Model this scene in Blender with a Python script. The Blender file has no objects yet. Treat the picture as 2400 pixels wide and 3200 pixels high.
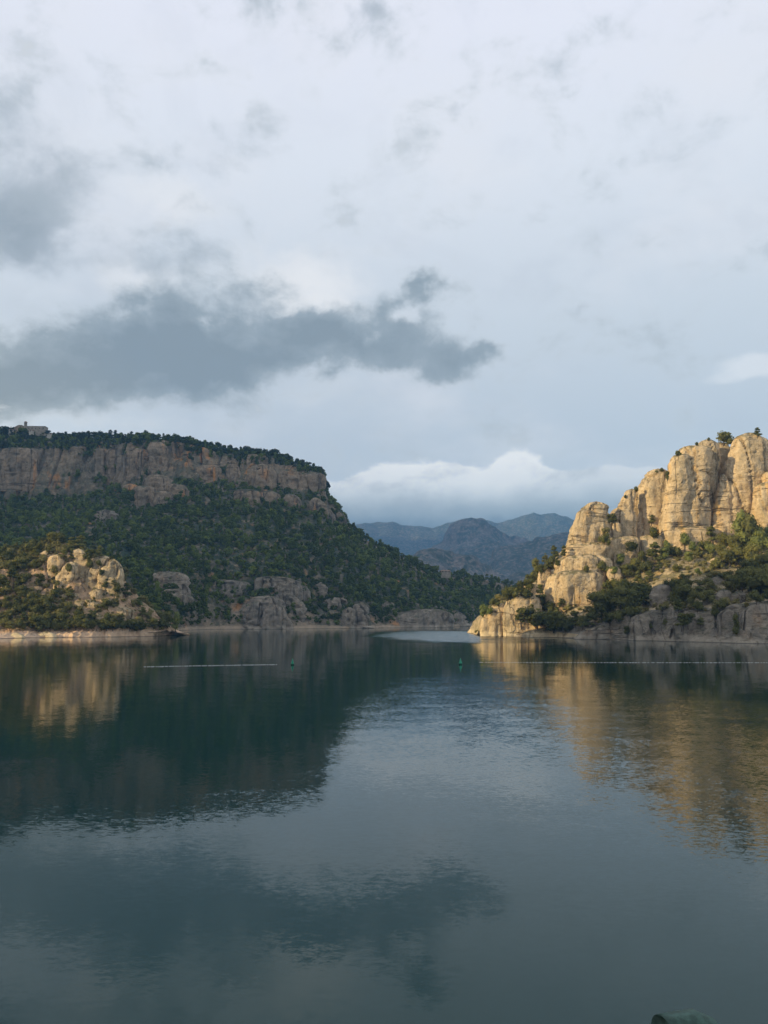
import bpy, math, random
import numpy as np
from mathutils import Vector, Matrix
R = math.radians
random.seed(7); rng = np.random.default_rng(7)
S = bpy.context.scene
COL = S.collection
F = 2578.0; H = 10.0; TILT = math.atan(325/F)

# ------------------------------------------------------------------ camera
cd = bpy.data.cameras.new('camera'); cam = bpy.data.objects.new('camera', cd); COL.objects.link(cam)
cam.location = (0, 0, H); cam.rotation_euler = (math.pi/2 + TILT, 0, 0)
cd.sensor_fit = 'VERTICAL'; cd.sensor_height = 36; cd.lens = 36*F/3200; cd.clip_start = 0.1; cd.clip_end = 40000
S.camera = cam
S.view_settings.view_transform = 'Standard'; S.view_settings.look = 'None'
S.view_settings.exposure = 0.0; S.view_settings.gamma = 1
S.cycles.volume_step_rate = 20; S.cycles.volume_max_steps = 64
S.cycles.max_bounces = 6; S.cycles.volume_bounces = 0

def lin(r, g, b):
    f = lambda c: (c/255/12.92) if c/255 <= .04045 else ((c/255+.055)/1.055)**2.4
    return (f(r), f(g), f(b), 1)
def ray(px, py):
    cx = (px-1200)/F; cy = -(py-1600)/F; s, c = math.sin(TILT), math.cos(TILT)
    return cx, c - cy*s, s + cy*c
def at(px, py, Y):
    px = np.asarray(px, float); py = np.asarray(py, float); Y = np.asarray(Y, float)
    x, y, z = ray(px, py); k = Y/y
    return np.stack(np.broadcast_arrays(x*k, Y, H + z*k), -1)
def azel(px, py):
    x, y, z = ray(px, py)
    return math.atan2(x, y), math.atan2(z, math.hypot(x, y))

HTOP = 800.0; HDEN = 1.45e-4; HGLOW = (.085, .17, .31)      # haze layer: top, density, its own scattered light
# ------------------------------------------------------------------ sun
AZ = 69.0; EL = 15.5       # sun stands behind the camera, to the left
SUNDIR = Vector((-math.sin(R(AZ))*math.cos(R(EL)), -math.cos(R(AZ))*math.cos(R(EL)), math.sin(R(EL))))
sl = bpy.data.lights.new('sun', 'SUN'); sl.energy = 5.0; sl.angle = R(0.5); sl.color = (1.0, 0.79, 0.44)
so = bpy.data.objects.new('sun', sl); COL.objects.link(so)
so.rotation_euler = SUNDIR.to_track_quat('Z', 'Y').to_euler(); so.location = SUNDIR*500

# ------------------------------------------------------------------ node helpers
class NT:
    def __init__(s, tree): s.t = tree; s.n = tree.nodes; s.l = tree.links
    def new(s, typ, **kw):
        n = s.n.new(typ)
        for k, v in kw.items(): setattr(n, k, v)
        return n
    def put(s, sock, v):
        if v is None: return
        if hasattr(v, 'is_output') or isinstance(v, bpy.types.NodeSocket): s.l.new(v, sock)
        else:
            if hasattr(sock.default_value, '__len__') and not hasattr(v, '__len__'): v = [v]*len(sock.default_value)
            if hasattr(v, '__len__') and len(v) == 3 and len(sock.default_value) == 4: v = (*v, 1)
            if hasattr(v, '__len__') and len(v) == 4 and len(sock.default_value) == 3: v = v[:3]
            sock.default_value = v
    def m(s, op, a, b=None, c=None, clamp=False):
        n = s.new('ShaderNodeMath', operation=op); n.use_clamp = clamp
        for i, v in enumerate((a, b, c)): s.put(n.inputs[i], v)
        return n.outputs[0]
    def v(s, op, a, b=None, c=None):
        n = s.new('ShaderNodeVectorMath', operation=op)
        for i, v in enumerate((a, b, c)):
            if v is not None: s.put(n.inputs[i], v)
        return n.outputs['Value'] if op in ('LENGTH', 'DOT_PRODUCT') else n.outputs[0]
    def noise(s, vec, scale, detail=4, rough=.55, dist=0, col=False):
        n = s.new('ShaderNodeTexNoise'); s.put(n.inputs['Vector'], vec)
        n.inputs['Scale'].default_value = scale; n.inputs['Detail'].default_value = detail
        n.inputs['Roughness'].default_value = rough; n.inputs['Distortion'].default_value = dist
        return n.outputs['Color' if col else 'Fac']
    def mr(s, x, a, b, c=0, d=1, smooth=True):
        n = s.new('ShaderNodeMapRange', interpolation_type='SMOOTHSTEP' if smooth else 'LINEAR')
        for i, v in enumerate((x, a, b, c, d)): s.put(n.inputs[i], v)
        return n.outputs[0]
    def mix(s, f, a, b, mode='MIX'):
        n = s.new('ShaderNodeMix', data_type='RGBA', blend_type=mode)
        s.put(n.inputs[0], f); s.put(n.inputs[6], a); s.put(n.inputs[7], b)
        return n.outputs[2]
    def ramp(s, x, stops):
        n = s.new('ShaderNodeValToRGB'); s.put(n.inputs[0], x); cr = n.color_ramp
        while len(cr.elements) < len(stops): cr.elements.new(.5)
        for e, (p, c) in zip(cr.elements, stops): e.position = p; e.color = c
        return n.outputs[0]
    def xyz(s, vec):
        n = s.new('ShaderNodeSeparateXYZ'); s.put(n.inputs[0], vec); return n.outputs
    def comb(s, x, y, z):
        n = s.new('ShaderNodeCombineXYZ')
        for i, v in enumerate((x, y, z)): s.put(n.inputs[i], v)
        return n.outputs[0]

# ------------------------------------------------------------------ world: hazy sky with clouds, by direction
W = bpy.data.worlds.new('World'); S.world = W; W.use_nodes = True
T = NT(W.node_tree); T.n.clear()
wo = T.new('ShaderNodeOutputWorld'); bg = T.new('ShaderNodeBackground')
T.l.new(bg.outputs[0], wo.inputs[0])
tc = T.new('ShaderNodeTexCoord')
sky = T.new('ShaderNodeTexSky', sky_type='NISHITA'); sky.sun_disc = False
sky.sun_elevation = R(EL); sky.sun_rotation = R(180+AZ); sky.air_density = 1.2; sky.dust_density = 2
D = T.v('NORMALIZE', tc.outputs['Generated'])
dx, dy, dz = T.xyz(D)[:3]
az = T.m('ARCTAN2', dx, dy); el = T.m('ARCSINE', dz)
P0 = T.comb(az, el, 0)
# domain warp: billowy edges at three sizes
w1 = T.v('SUBTRACT', T.noise(T.v('MULTIPLY', P0, (1, 1.5, 1)), 5.0, 3, .5, col=True), (.5, .5, .5))
w2 = T.v('SUBTRACT', T.noise(T.v('MULTIPLY', P0, (1, 1.25, 1)), 20.0, 6, .6, col=True), (.5, .5, .5))
PW = T.v('ADD', P0, T.v('ADD', T.v('MULTIPLY', w1, (.10, .06, 0)), T.v('MULTIPLY', w2, (.085, .055, 0))))
PS = T.v('ADD', P0, T.v('MULTIPLY', w2, (.035, .022, 0)))
def blobs(lst, P):
    acc = None
    for (px, py, sx, sy, w) in lst:       # centre and half-size given as photo pixels, turned into azimuth / elevation
        a, e = azel(px, py)
        n = T.v('MULTIPLY_ADD', P, (F/sx, F/sy, 0), (-a*F/sx, -e*F/sy, 0))
        g = T.mr(T.v('LENGTH', n), 1.25, 0.0, 0, w)
        acc = g if acc is None else T.m('ADD', acc, g)
    return acc
nl = T.noise(T.v('MULTIPLY', P0, (1, 1.7, 1)), 3.2, 5, .55)       # broad light / dark patches
nf = T.noise(T.v('MULTIPLY', P0, (1, 1.45, 1)), 10.0, 9, .60, .25)  # billows
ng = T.noise(T.v('MULTIPLY_ADD', P0, (1, 1.3, 1), (7, 3, 1)), 6.0, 8, .55, .5)
eln = T.m('DIVIDE', el, 1.5708, clamp=True)
base = T.ramp(eln, [(0.0, lin(176, 190, 204)), (.13, lin(186, 200, 215)), (.22, lin(204, 215, 227)), (.33, lin(224, 231, 242)), (.42, lin(232, 236, 249)), (1, lin(208, 212, 224))])
base = T.mix(T.mr(nl, .45, .70, 0, .45), base, lin(232, 234, 241))
base = T.mix(T.mr(ng, .50, .26, 0, .22), base, lin(180, 190, 206))
col = base
# light areas behind the dark cloud
B = blobs([(930, 880, 330, 150, 1.0), (1010, 970, 240, 60, .6), (430, 860, 260, 110, .75), (560, 630, 200, 90, .6), (250, 480, 330, 160, .35), (1300, 600, 900, 330, .25),
           (600, 180, 600, 240, .35), (1500, 250, 700, 250, .3), (900, 1220, 500, 90, .35), (300, 1320, 700, 70, .35)], PW)
col = T.mix(T.mr(T.m('MULTIPLY_ADD', T.m('SUBTRACT', nf, .5), .9, B), .12, 1.1, 0, .85), col, lin(238, 240, 244))
# thin grey wisps
G = blobs([(120, 560, 620, 420, .62), (40, 690, 260, 110, .55), (40, 380, 260, 130, .35), (760, 430, 330, 120, .62), (650, 520, 130, 60, .4), (1150, 25, 110, 80, .7), (250, 830, 360, 80, .45),
           (1420, 350, 90, 30, .5), (1830, 1160, 130, 50, .4), (1400, 1280, 200, 60, .5), (1800, 960, 60, 25, .35), (520, 790, 260, 70, .5), (1700, 250, 500, 260, .10)], PW)
Gd = T.m('ADD', T.m('MULTIPLY_ADD', T.m('SUBTRACT', ng, .5), 2.6, G), T.m('MULTIPLY', T.m('SUBTRACT', nf, .5), 1.3))
gcol = T.ramp(T.m('MULTIPLY', Gd, .7, clamp=True), [(.1, lin(196, 205, 217)), (.5, lin(172, 184, 197)), (1, lin(143, 158, 172))])
col = T.mix(T.mr(Gd, .26, 1.15, 0, .85), col, gcol)
col = T.mix(T.mr(T.m('MULTIPLY_ADD', T.m('SUBTRACT', nf, .5), 3.0, blobs([(520, 650, 150, 70, .8), (210, 430, 130, 80, .6), (330, 640, 120, 50, .5), (600, 860, 90, 40, .4)], PW)), .35, 1.1, 0, .6), col, lin(232, 235, 242))
# the long dark cloud: thin parts pale, thick parts slate
Dm = blobs([(60, 1190, 500, 150, 1.3), (330, 1090, 360, 140, 1.1), (560, 985, 250, 150, 1.1), (800, 920, 160, 110, .8), (800, 1100, 350, 130, 1.45), (560, 1170, 380, 130, 1.15),
            (1050, 1060, 260, 115, 1.25), (1230, 950, 190, 100, 1.15), (1330, 890, 80, 45, .6), (1350, 1100, 210, 120, 1.2), (1490, 1090, 110, 40, .5), (1180, 1150, 160, 55, .6), (1330, 1180, 120, 40, .5)], PW)
Dm = T.m('SUBTRACT', Dm, blobs([(690, 1000, 60, 34, .55), (470, 1170, 110, 40, .6), (1130, 1075, 32, 26, .5), (1270, 985, 75, 48, .8), (310, 1200, 60, 30, .3), (670, 1165, 50, 25, .5)], PW))
Dm = T.m('MULTIPLY_ADD', T.m('SUBTRACT', nf, .5), 3.0, Dm)
Dm = T.m('MULTIPLY_ADD', T.m('SUBTRACT', ng, .5), .8, Dm)
dcol = T.ramp(T.m('MULTIPLY', Dm, .6, clamp=True), [(.1, lin(200, 209, 218)), (.33, lin(176, 188, 199)), (.6, lin(152, 167, 180)), (.95, lin(136, 152, 166))])
col = T.mix(T.mr(Dm, -.08, 1.0, 0, .96), col, dcol)
# small white puff on the right
Wp = T.m('MULTIPLY_ADD', T.m('SUBTRACT', nf, .5), 1.4, blobs([(2310, 1150, 90, 50, .9), (2370, 1130, 80, 45, .8), (2250, 1190, 70, 25, .5)], PS))
col = T.mix(T.mr(Wp, .2, 1.0, 0, .55), col, lin(232, 236, 242))
# low cloud bank resting on the far mountains
La = blobs([(1625, 1475, 95, 75, 1.5), (1590, 1500, 110, 65, .9), (1420, 1500, 130, 62, 1.2), (1520, 1535, 160, 55, 1.0), (1290, 1515, 240, 85, 1.6), (1110, 1560, 280, 70, 1.8), (1850, 1530, 300, 80, .9), (1780, 1500, 200, 50, .65), (1980, 1500, 200, 45, .55), (1100, 1600, 300, 60, .9), (1400, 1590, 300, 70, 1.0),
            (1750, 1580, 300, 80, .9), (2100, 1560, 260, 70, .5), (1600, 1660, 600, 75, 1.2)], PS)
La = T.m('MULTIPLY_ADD', T.m('SUBTRACT', nf, .5), 1.9, La)
lm = T.mr(La, .26, .60)
rim_ = T.m('MULTIPLY', T.mr(La, 1.5, .5), blobs([(1610, 1480, 130, 110, 1.0), (1420, 1500, 170, 90, .8), (1250, 1530, 200, 90, .5)], PS))
Pe = T.xyz(PS)[1]
e_top = azel(1500, 1440)[1]; e_bot = azel(1500, 1645)[1]
lcol = T.ramp(T.mr(Pe, e_bot, e_top, smooth=False), [(0, lin(100, 124, 150)), (.12, lin(120, 141, 163)), (.30, lin(154, 170, 186)), (.48, lin(190, 201, 212)), (.66, lin(218, 224, 231)), (1, lin(234, 237, 241))])
lcol = T.mix(T.mr(az, azel(1650, 1500)[0], azel(1900, 1500)[0], 0, .6), lcol, T.mix(.5, lcol, lin(168, 182, 198)))
lcol = T.mix(T.mr(nf, .52, .34, 0, .45), lcol, lin(150, 166, 183))
col = T.mix(T.m('MULTIPLY', lm, .92), col, lcol)
# clear Nishita air shows only faintly through the overcast
nish = T.v('SCALE', sky.outputs[0]); nish.node.inputs['Scale'].default_value = .08
col = T.mix(.05, col, nish)
# the overcast is seen through the haze layer, so it is brighter than it looks from inside it
path = T.m('MINIMUM', T.m('DIVIDE', HTOP-H, T.m('MAXIMUM', dz, .02)), 6500.0)
Tr = T.m('EXPONENT', T.m('MULTIPLY', path, -HDEN*.85))
one_m = T.m('SUBTRACT', 1.0, Tr)
col = T.v('DIVIDE', T.v('SUBTRACT', col, T.v('SCALE', T.comb(*HGLOW))), T.comb(Tr, Tr, Tr))
col.node.inputs[0].links[0].from_node.inputs[1].links[0].from_node.inputs['Scale'].default_value = 1
T.l.new(one_m, col.node.inputs[0].links[0].from_node.inputs[1].links[0].from_node.inputs['Scale'])
col = T.v('MAXIMUM', col, (.02, .03, .04))
T.l.new(col, bg.inputs[0]); bg.inputs[1].default_value = 1.0

# ------------------------------------------------------------------ tags
def tag(o, label=None, cat=None, group=None, kind=None):
    if label: o['label'] = label
    if cat: o['category'] = cat
    if group: o['group'] = group
    if kind: o['kind'] = kind
    return o
def mesh_obj(name, verts, faces, mat, parent=None, smooth=True, attrs=None):
    me = bpy.data.meshes.new(name)
    verts = np.asarray(verts, np.float32); me.vertices.add(len(verts)); me.vertices.foreach_set('co', verts.ravel())
    if isinstance(faces, np.ndarray):
        n, k = faces.shape
        me.loops.add(n*k); me.loops.foreach_set('vertex_index', faces.astype(np.int32).ravel())
        me.polygons.add(n); me.polygons.foreach_set('loop_start', (np.arange(n)*k).astype(np.int32))
        me.update(calc_edges=True)
    else:
        bpy.data.meshes.remove(me); me = bpy.data.meshes.new(name)
        me.from_pydata([tuple(v) for v in verts], [], faces); me.update()
    if attrs:
        for an, av in attrs.items():
            a = me.attributes.new(an, 'FLOAT', 'POINT'); a.data.foreach_set('value', np.asarray(av, np.float32).ravel())
    me.polygons.foreach_set('use_smooth', [smooth]*len(me.polygons))
    if mat: me.materials.append(mat)
    o = bpy.data.objects.new(name, me); COL.objects.link(o); o.parent = parent
    return o

# ------------------------------------------------------------------ numpy noise
_perm = np.arange(256); np.random.default_rng(3).shuffle(_perm); _perm = np.concatenate([_perm]*3)
_g = np.random.default_rng(4).normal(size=(256, 3)); _g /= np.linalg.norm(_g, axis=1)[:, None]
def perlin(p):
    i = np.floor(p).astype(int); f = p - i; i &= 255; u = f*f*f*(f*(f*6-15)+10)
    out = 0
    for a in (0, 1):
        for b in (0, 1):
            for c in (0, 1):
                h = _perm[_perm[_perm[(i[..., 0]+a) & 255]+((i[..., 1]+b) & 255)]+((i[..., 2]+c) & 255)]
                g = _g[h]; d = g[..., 0]*(f[..., 0]-a)+g[..., 1]*(f[..., 1]-b)+g[..., 2]*(f[..., 2]-c)
                w = (u[..., 0] if a else 1-u[..., 0])*(u[..., 1] if b else 1-u[..., 1])*(u[..., 2] if c else 1-u[..., 2])
                out = out + w*d
    return out*1.6
def fbm(p, scale, octv=4, gain=.5, off=0):
    p = p/np.asarray(scale, float)+off; a = 1; s = 0
    for k in range(octv): s = s+a*perlin(p*2**k+k*17.3); a *= gain
    return s
def ridge(p, scale, octv=3, gain=.5, off=0):       # 1 on sharp ridge lines, falling away
    p = p/np.asarray(scale, float)+off; a = 1; s = 0; t = 0
    for k in range(octv): s = s+a*(1-np.abs(perlin(p*2**k+k*9.1))*1.6); t += a; a *= gain
    return np.clip(s/t, 0, 1)
def sm(x, a, b):
    t = np.clip((x-a)/(b-a), 0, 1); return t*t*(3-2*t)

# ------------------------------------------------------------------ materials
def newmat(name):
    m = bpy.data.materials.new(name); m.use_nodes = True; t = NT(m.node_tree); t.n.clear()
    out = t.new('ShaderNodeOutputMaterial'); b = t.new('ShaderNodeBsdfPrincipled'); t.l.new(b.outputs[0], out.inputs[0])
    b.inputs['Roughness'].default_value = .9; b.inputs['Specular IOR Level'].default_value = .15
    return m, t, b, out
def rock_mat(name, c_lo, c_mid, c_hi, c_stain, stain, c_grey, scale=1.0, bump=.6, veg=(.07, .075, .04), ring=True, beach=False):
    m, t, b, out = newmat(name)
    g = t.new('ShaderNodeNewGeometry'); P = g.outputs['Position']
    n1 = t.noise(P, .035*scale, 6, .6); n2 = t.noise(P, .35*scale, 7, .68); n3 = t.noise(P, 1.6*scale, 5, .7)
    c = t.ramp(n2, [(.28, c_lo), (.5, c_mid), (.74, c_hi)])
    # weathered grey film in tall patches
    Pv = t.v('MULTIPLY', P, (1, 1, .22)); s1 = t.noise(Pv, .10*scale, 6, .62, .4)
    c = t.mix(t.mr(s1, .46, .66, 0, .75), c, c_grey)
    # rust coloured streaks running down the face
    Ps = t.v('MULTIPLY', P, (1, 1, .09)); s2 = t.noise(Ps, .17*scale, 5, .6, .2)
    st = t.m('MULTIPLY', t.mr(s2, .52, .66), t.mr(n1, .45, .62))
    c = t.mix(t.m('MULTIPLY', st, stain), c, c_stain)
    s3 = t.noise(Ps, .55*scale, 4, .6)
    c = t.mix(t.mr(s3, .60, .74, 0, .5), c, (c_grey[0]*.42, c_grey[1]*.42, c_grey[2]*.42, 1))
    # pebbly conglomerate speckle
    c = t.mix(t.mr(n3, .52, .72, 0, .28), c, (c_hi[0]*1.18, c_hi[1]*1.16, c_hi[2]*1.12, 1))
    c = t.mix(t.mr(n3, .47, .30, 0, .4), c, (c_lo[0]*.6, c_lo[1]*.6, c_lo[2]*.6, 1))
    pits = t.new('ShaderNodeTexVoronoi'); t.put(pits.inputs['Vector'], t.v('MULTIPLY', P, (1, 1, 1.4))); pits.inputs['Scale'].default_value = .26*scale
    pit = t.m('MULTIPLY', t.mr(pits.outputs['Distance'], .20, .10), t.mr(n1, .42, .55))
    c = t.mix(t.m('MULTIPLY', pit, .6), c, (c_lo[0]*.35, c_lo[1]*.35, c_lo[2]*.35, 1))
    cr1 = t.noise(t.v('MULTIPLY', P, (1, 1, .10)), .085*scale, 3, .55, .35)
    cr2 = t.noise(t.v('MULTIPLY', P, (.10, .10, 1)), .11*scale, 3, .6, .2)
    cr3 = t.noise(t.v('MULTIPLY', P, (1, 1, .35)), .30*scale, 3, .6, .3)
    def seam(x, w): return t.mr(t.m('ABSOLUTE', t.m('SUBTRACT', x, .5)), w, w*.25)
    gate = t.mr(n1, .47, .60)
    seams = t.m('MAXIMUM', t.m('MULTIPLY', seam(cr1, .013), t.mr(s1, .44, .56)), t.m('MAXIMUM', t.m('MULTIPLY', seam(cr2, .014), gate), t.m('MULTIPLY', seam(cr3, .011), t.mr(n1, .50, .38))))
    c = t.mix(t.m('MULTIPLY', seams, .62), c, (c_lo[0]*.28, c_lo[1]*.28, c_lo[2]*.28, 1))
    # plants and lichen rooted on flat ledges and soil (attribute soil = 1 on the slopes)
    at_ = t.new('ShaderNodeAttribute'); at_.attribute_name = 'soil'
    nz = t.xyz(g.outputs['Normal'])[2]
    vg = t.noise(P, .22*scale, 6, .65)
    flat = t.m('MULTIPLY', t.mr(nz, .40, .80), t.mr(vg, .42, .58))
    vm = t.m('MAXIMUM', t.m('MULTIPLY', flat, .8), t.m('MULTIPLY', at_.outputs['Fac'], t.mr(vg, .36, .56, .25, 1)))
    if beach: vm = t.m('MULTIPLY', vm, t.mr(t.m('MULTIPLY_ADD', t.m('SUBTRACT', n2, .5), 4, t.xyz(P)[2]), 2.0, 4.2))
    vc = t.mix(t.mr(n3, .4, .65), (*veg, 1), (veg[0]*1.9, veg[1]*1.75, veg[2]*1.5, 1))
    c = t.mix(vm, c, vc)
    if ring:   # bleached band left by the changing water level
        z = t.xyz(P)[2]; zz = t.m('ADD', t.m('MULTIPLY_ADD', t.m('SUBTRACT', n2, .5), 5.0, z), t.m('MULTIPLY', t.m('SUBTRACT', n1, .5), 5.0))
        c = t.mix(t.mr(zz, 2.6, 1.7, 0, .5), c, (c_hi[0]*1.25, c_hi[1]*1.26, c_hi[2]*1.26, 1))
        c = t.mix(t.mr(z, .30, .12, 0, .6), c, (.06, .05, .04, 1))
    t.l.new(c, b.inputs['Base Color'])
    # relief: strata, grain, flutes
    ps = t.v('MULTIPLY', P, (.25, .25, 1)); st = t.noise(ps, .5*scale, 4, .6)
    h = t.m('ADD', t.m('MULTIPLY', st, 1.3), t.m('ADD', t.m('MULTIPLY', n2, 2.2), t.m('MULTIPLY', n3, .8)))
    h = t.m('SUBTRACT', h, t.m('ADD', t.m('MULTIPLY', pit, .6), t.m('MULTIPLY', seams, 1.6)))
    bp = t.new('ShaderNodeBump'); bp.inputs['Strength'].default_value = bump; bp.inputs['Distance'].default_value = 1.0
    t.l.new(h, bp.inputs['Height']); t.l.new(bp.outputs[0], b.inputs['Normal'])
    return m
c4 = lambda r, g, b: (r, g, b, 1)
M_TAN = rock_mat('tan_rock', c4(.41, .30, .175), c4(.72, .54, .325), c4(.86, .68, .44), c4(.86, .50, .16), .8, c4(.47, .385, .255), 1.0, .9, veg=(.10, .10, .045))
M_GREY_SHADED = rock_mat('grey_shaded_rock', c4(.17, .14, .11), c4(.31, .26, .20), c4(.43, .365, .285), c4(.42, .27, .15), .5, c4(.20, .18, .15), 1.0, .6, veg=(.06, .065, .04))  # darker rock for the shaded shores, shade partly put into its colour
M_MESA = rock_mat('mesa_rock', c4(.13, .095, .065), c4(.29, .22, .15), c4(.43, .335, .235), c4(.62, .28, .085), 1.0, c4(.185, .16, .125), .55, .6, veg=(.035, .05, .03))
M_SHORE = rock_mat('shore_rock', c4(.40, .24, .14), c4(.58, .38, .24), c4(.74, .54, .37), c4(.70, .38, .17), .6, c4(.38, .28, .19), 1.0, .7, veg=(.13, .12, .055), beach=True)
M_FARR = rock_mat('far_rock', c4(.12, .09, .08), c4(.26, .20, .16), c4(.48, .42, .36), c4(.25, .14, .09), .5, c4(.16, .15, .14), .3, .6, veg=(.03, .045, .03), ring=False)

def leaf_mat(name, c1, c2, c3):
    m, t, b, out = newmat(name)
    g = t.new('ShaderNodeNewGeometry'); oi = t.new('ShaderNodeObjectInfo')
    a = t.new('ShaderNodeAttribute'); a.attribute_name = 'tint'
    k = t.m('FRACT', t.m('ADD', a.outputs['Fac'], oi.outputs['Random']))
    big = t.noise(g.outputs['Position'], .012, 3, .5)
    k = t.m('MULTIPLY_ADD', t.m('SUBTRACT', big, .5), 1.5, k, clamp=True)
    c = t.ramp(k, [(.05, c1), (.5, c2), (.95, c3)])
    n = t.noise(g.outputs['Position'], 1.3, 3, .6)
    c = t.mix(t.mr(n, .35, .65, 0, .55), c, (c3[0]*1.15, c3[1]*1.1, c3[2], 1))
    t.l.new(c, b.inputs['Base Color']); b.inputs['Roughness'].default_value = .75; b.inputs['Specular IOR Level'].default_value = .08
    tr = t.new('ShaderNodeBsdfTranslucent'); t.l.new(c, tr.inputs[0])
    mx = t.new('ShaderNodeMixShader'); mx.inputs[0].default_value = .28
    t.l.new(b.outputs[0], mx.inputs[1]); t.l.new(tr.outputs[0], mx.inputs[2]); t.l.new(mx.outputs[0], out.inputs[0])
    return m
L_OAK = leaf_mat('oak_leaves', c4(.06, .072, .026), c4(.11, .12, .038), c4(.18, .175, .055))
L_PINE = leaf_mat('pine_needles', c4(.065, .085, .03), c4(.12, .135, .043), c4(.19, .19, .06))
L_PALE = leaf_mat('pale_leaves', c4(.12, .16, .05), c4(.17, .20, .06), c4(.23, .25, .08))
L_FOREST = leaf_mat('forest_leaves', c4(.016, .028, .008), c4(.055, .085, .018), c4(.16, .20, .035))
L_SCRUB = leaf_mat('scrub_leaves', c4(.11, .11, .04), c4(.18, .17, .06), c4(.28, .245, .10))
L_RIM = leaf_mat('rim_leaves', c4(.028, .042, .028), c4(.04, .055, .033), c4(.06, .075, .042))
M_BARK, t_, b_, o_ = newmat('bark')
g_ = t_.new('ShaderNodeNewGeometry'); t_.l.new(t_.ramp(t_.noise(g_.outputs['Position'], 3, 5), [(.3, c4(.06, .045, .035)), (.7, c4(.17, .13, .10))]), b_.inputs['Base Color'])
def flat_mat(name, c, var=.25, rough=.8, scale=2.0):
    m, t, b, out = newmat(name)
    g = t.new('ShaderNodeNewGeometry'); n = t.noise(g.outputs['Position'], scale, 5, .65)
    t.l.new(t.mix(t.mr(n, .3, .7), (c[0]*(1-var), c[1]*(1-var), c[2]*(1-var), 1), (c[0]*(1+var), c[1]*(1+var), c[2]*(1+var), 1)), b.inputs['Base Color'])
    b.inputs['Roughness'].default_value = rough
    return m

# ------------------------------------------------------------------ lofted terrain
def loft(name, cols, rows, step, soil, amp, mat, gully=None, front=None, seed=0, smooth=5, back=None, minstep=None):
    """cols: [(px, [(py, Y), ...])]; first knot of each column is the shoreline (py, None). Each knot is a real point
    at its own distance; rows: mesh rows per knot interval; soil/amp: value per knot."""
    pxs = np.array([c[0] for c in cols], float); K = len(cols[0][1])
    px = np.arange(pxs[0], pxs[-1]+step, step)
    pts = []; last = None
    for k in range(K):
        py = np.interp(px, pxs, [c[1][k][0] for c in cols])
        Yk = []
        for c in cols:
            a, b = c[1][k]
            if b is None:
                r = ray(c[0], a); b = -H/r[2]*r[1]
            Yk.append(b)
        Y = np.interp(px, pxs, Yk)
        if smooth > 1:
            ker = np.hanning(smooth+2)[1:-1]; ker /= ker.sum(); pad = smooth//2
            py = np.convolve(np.pad(py, pad, 'edge'), ker, 'valid'); Y = np.convolve(np.pad(Y, pad, 'edge'), ker, 'valid')
        if last is not None and minstep: Y = np.maximum(Y, last+minstep[k-1])
        last = Y; pts.append(at(px, py, Y))
    first = pts[0].copy(); under = first.copy(); under[:, 2] = -7; under[:, 1] -= 5
    first[:, 2] = 0
    pts[0] = first
    bk = pts[-1].copy(); bk[:, 1] += (back or 250); bk[:, 2] = -8
    pts = [under]+pts+[bk]; rows = [3]+list(rows)+[12]; soil = [0]+list(soil)+[soil[-1]]; amp = [.2]+list(amp)+[2]
    grid = []; so_ = []; am = []; tt = []
    for k in range(len(pts)-1):
        for j in range(rows[k]):
            f = j/rows[k]; grid.append(pts[k]*(1-f)+pts[k+1]*f); so_.append(soil[k]*(1-f)+soil[k+1]*f); am.append(amp[k]*(1-f)+amp[k+1]*f); tt.append(k-1+f)
    grid.append(pts[-1]); so_.append(soil[-1]); am.append(amp[-1]); tt.append(len(pts)-2)
    G = np.array(grid); so_ = np.array(so_)[:, None]*np.ones(len(px)); am = np.array(am)[:, None]*np.ones(len(px)); tt = np.array(tt)[:, None]*np.ones(len(px))
    du = np.gradient(G, axis=1); dv = np.gradient(G, axis=0); N = np.cross(du, dv); N /= np.linalg.norm(N, axis=2)[..., None]+1e-9
    d = fbm(G, 45, 3, off=seed)*1.6+fbm(G, 14, 4, .55, off=seed+3)*1.0+fbm(G, 3.2, 2, off=seed+5)*.22
    G2 = G+N*(d*am)[..., None]
    if front is not None: G2 = front(G, G2, tt, N)
    nr, nc = G.shape[:2]; idx = np.arange(nr*nc).reshape(nr, nc)
    Fc = np.stack([idx[:-1, :-1], idx[:-1, 1:], idx[1:, 1:], idx[1:, :-1]], -1).reshape(-1, 4)
    o = mesh_obj(name, G2.reshape(-1, 3), Fc, mat, attrs={'soil': so_})
    tag(o, kind='structure')
    o_info = dict(px=px, tt=tt, G=G2, N=N)
    return o, o_info

# mesa: wooded slope, cliff band, wooded rim
def mesa_front(G, G2, tt, N):
    x, y, z = G[..., 0], G[..., 1], G[..., 2]
    q = np.stack([x, y*.3, z*.12], -1)
    cl = sm(tt, 3.55, 4.0)*(1-sm(tt, 5.0, 5.25))*(1-sm(x, -68, -58))
    but = fbm(q, 38, 3, .55, 2)*9.0 + ridge(q, 17, 2, .5, 5)**3*3.2 - sm(ridge(q, 23, 1, .5, 9), .86, .99)*7
    led = np.zeros_like(z)
    zz = z+fbm(np.stack([x, y, z*0], -1), 60, 2)*5
    for z0, w, dlt in ((168, 6, 2.6), (150, 4, 3.4), (185, 4, 2.0)): led += sm(zz, z0+w, z0-w)*dlt
    small = fbm(np.stack([x, y, z*.5], -1), 6.5, 4, .6)*1.9
    off = cl*(but+led+small-3)
    G2[..., 1] -= off
    G2[..., 2] += (1-cl)*sm(tt, 4.9, 5.1)*fbm(q, 25, 2)*1.2
    return G2
n = None
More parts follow.
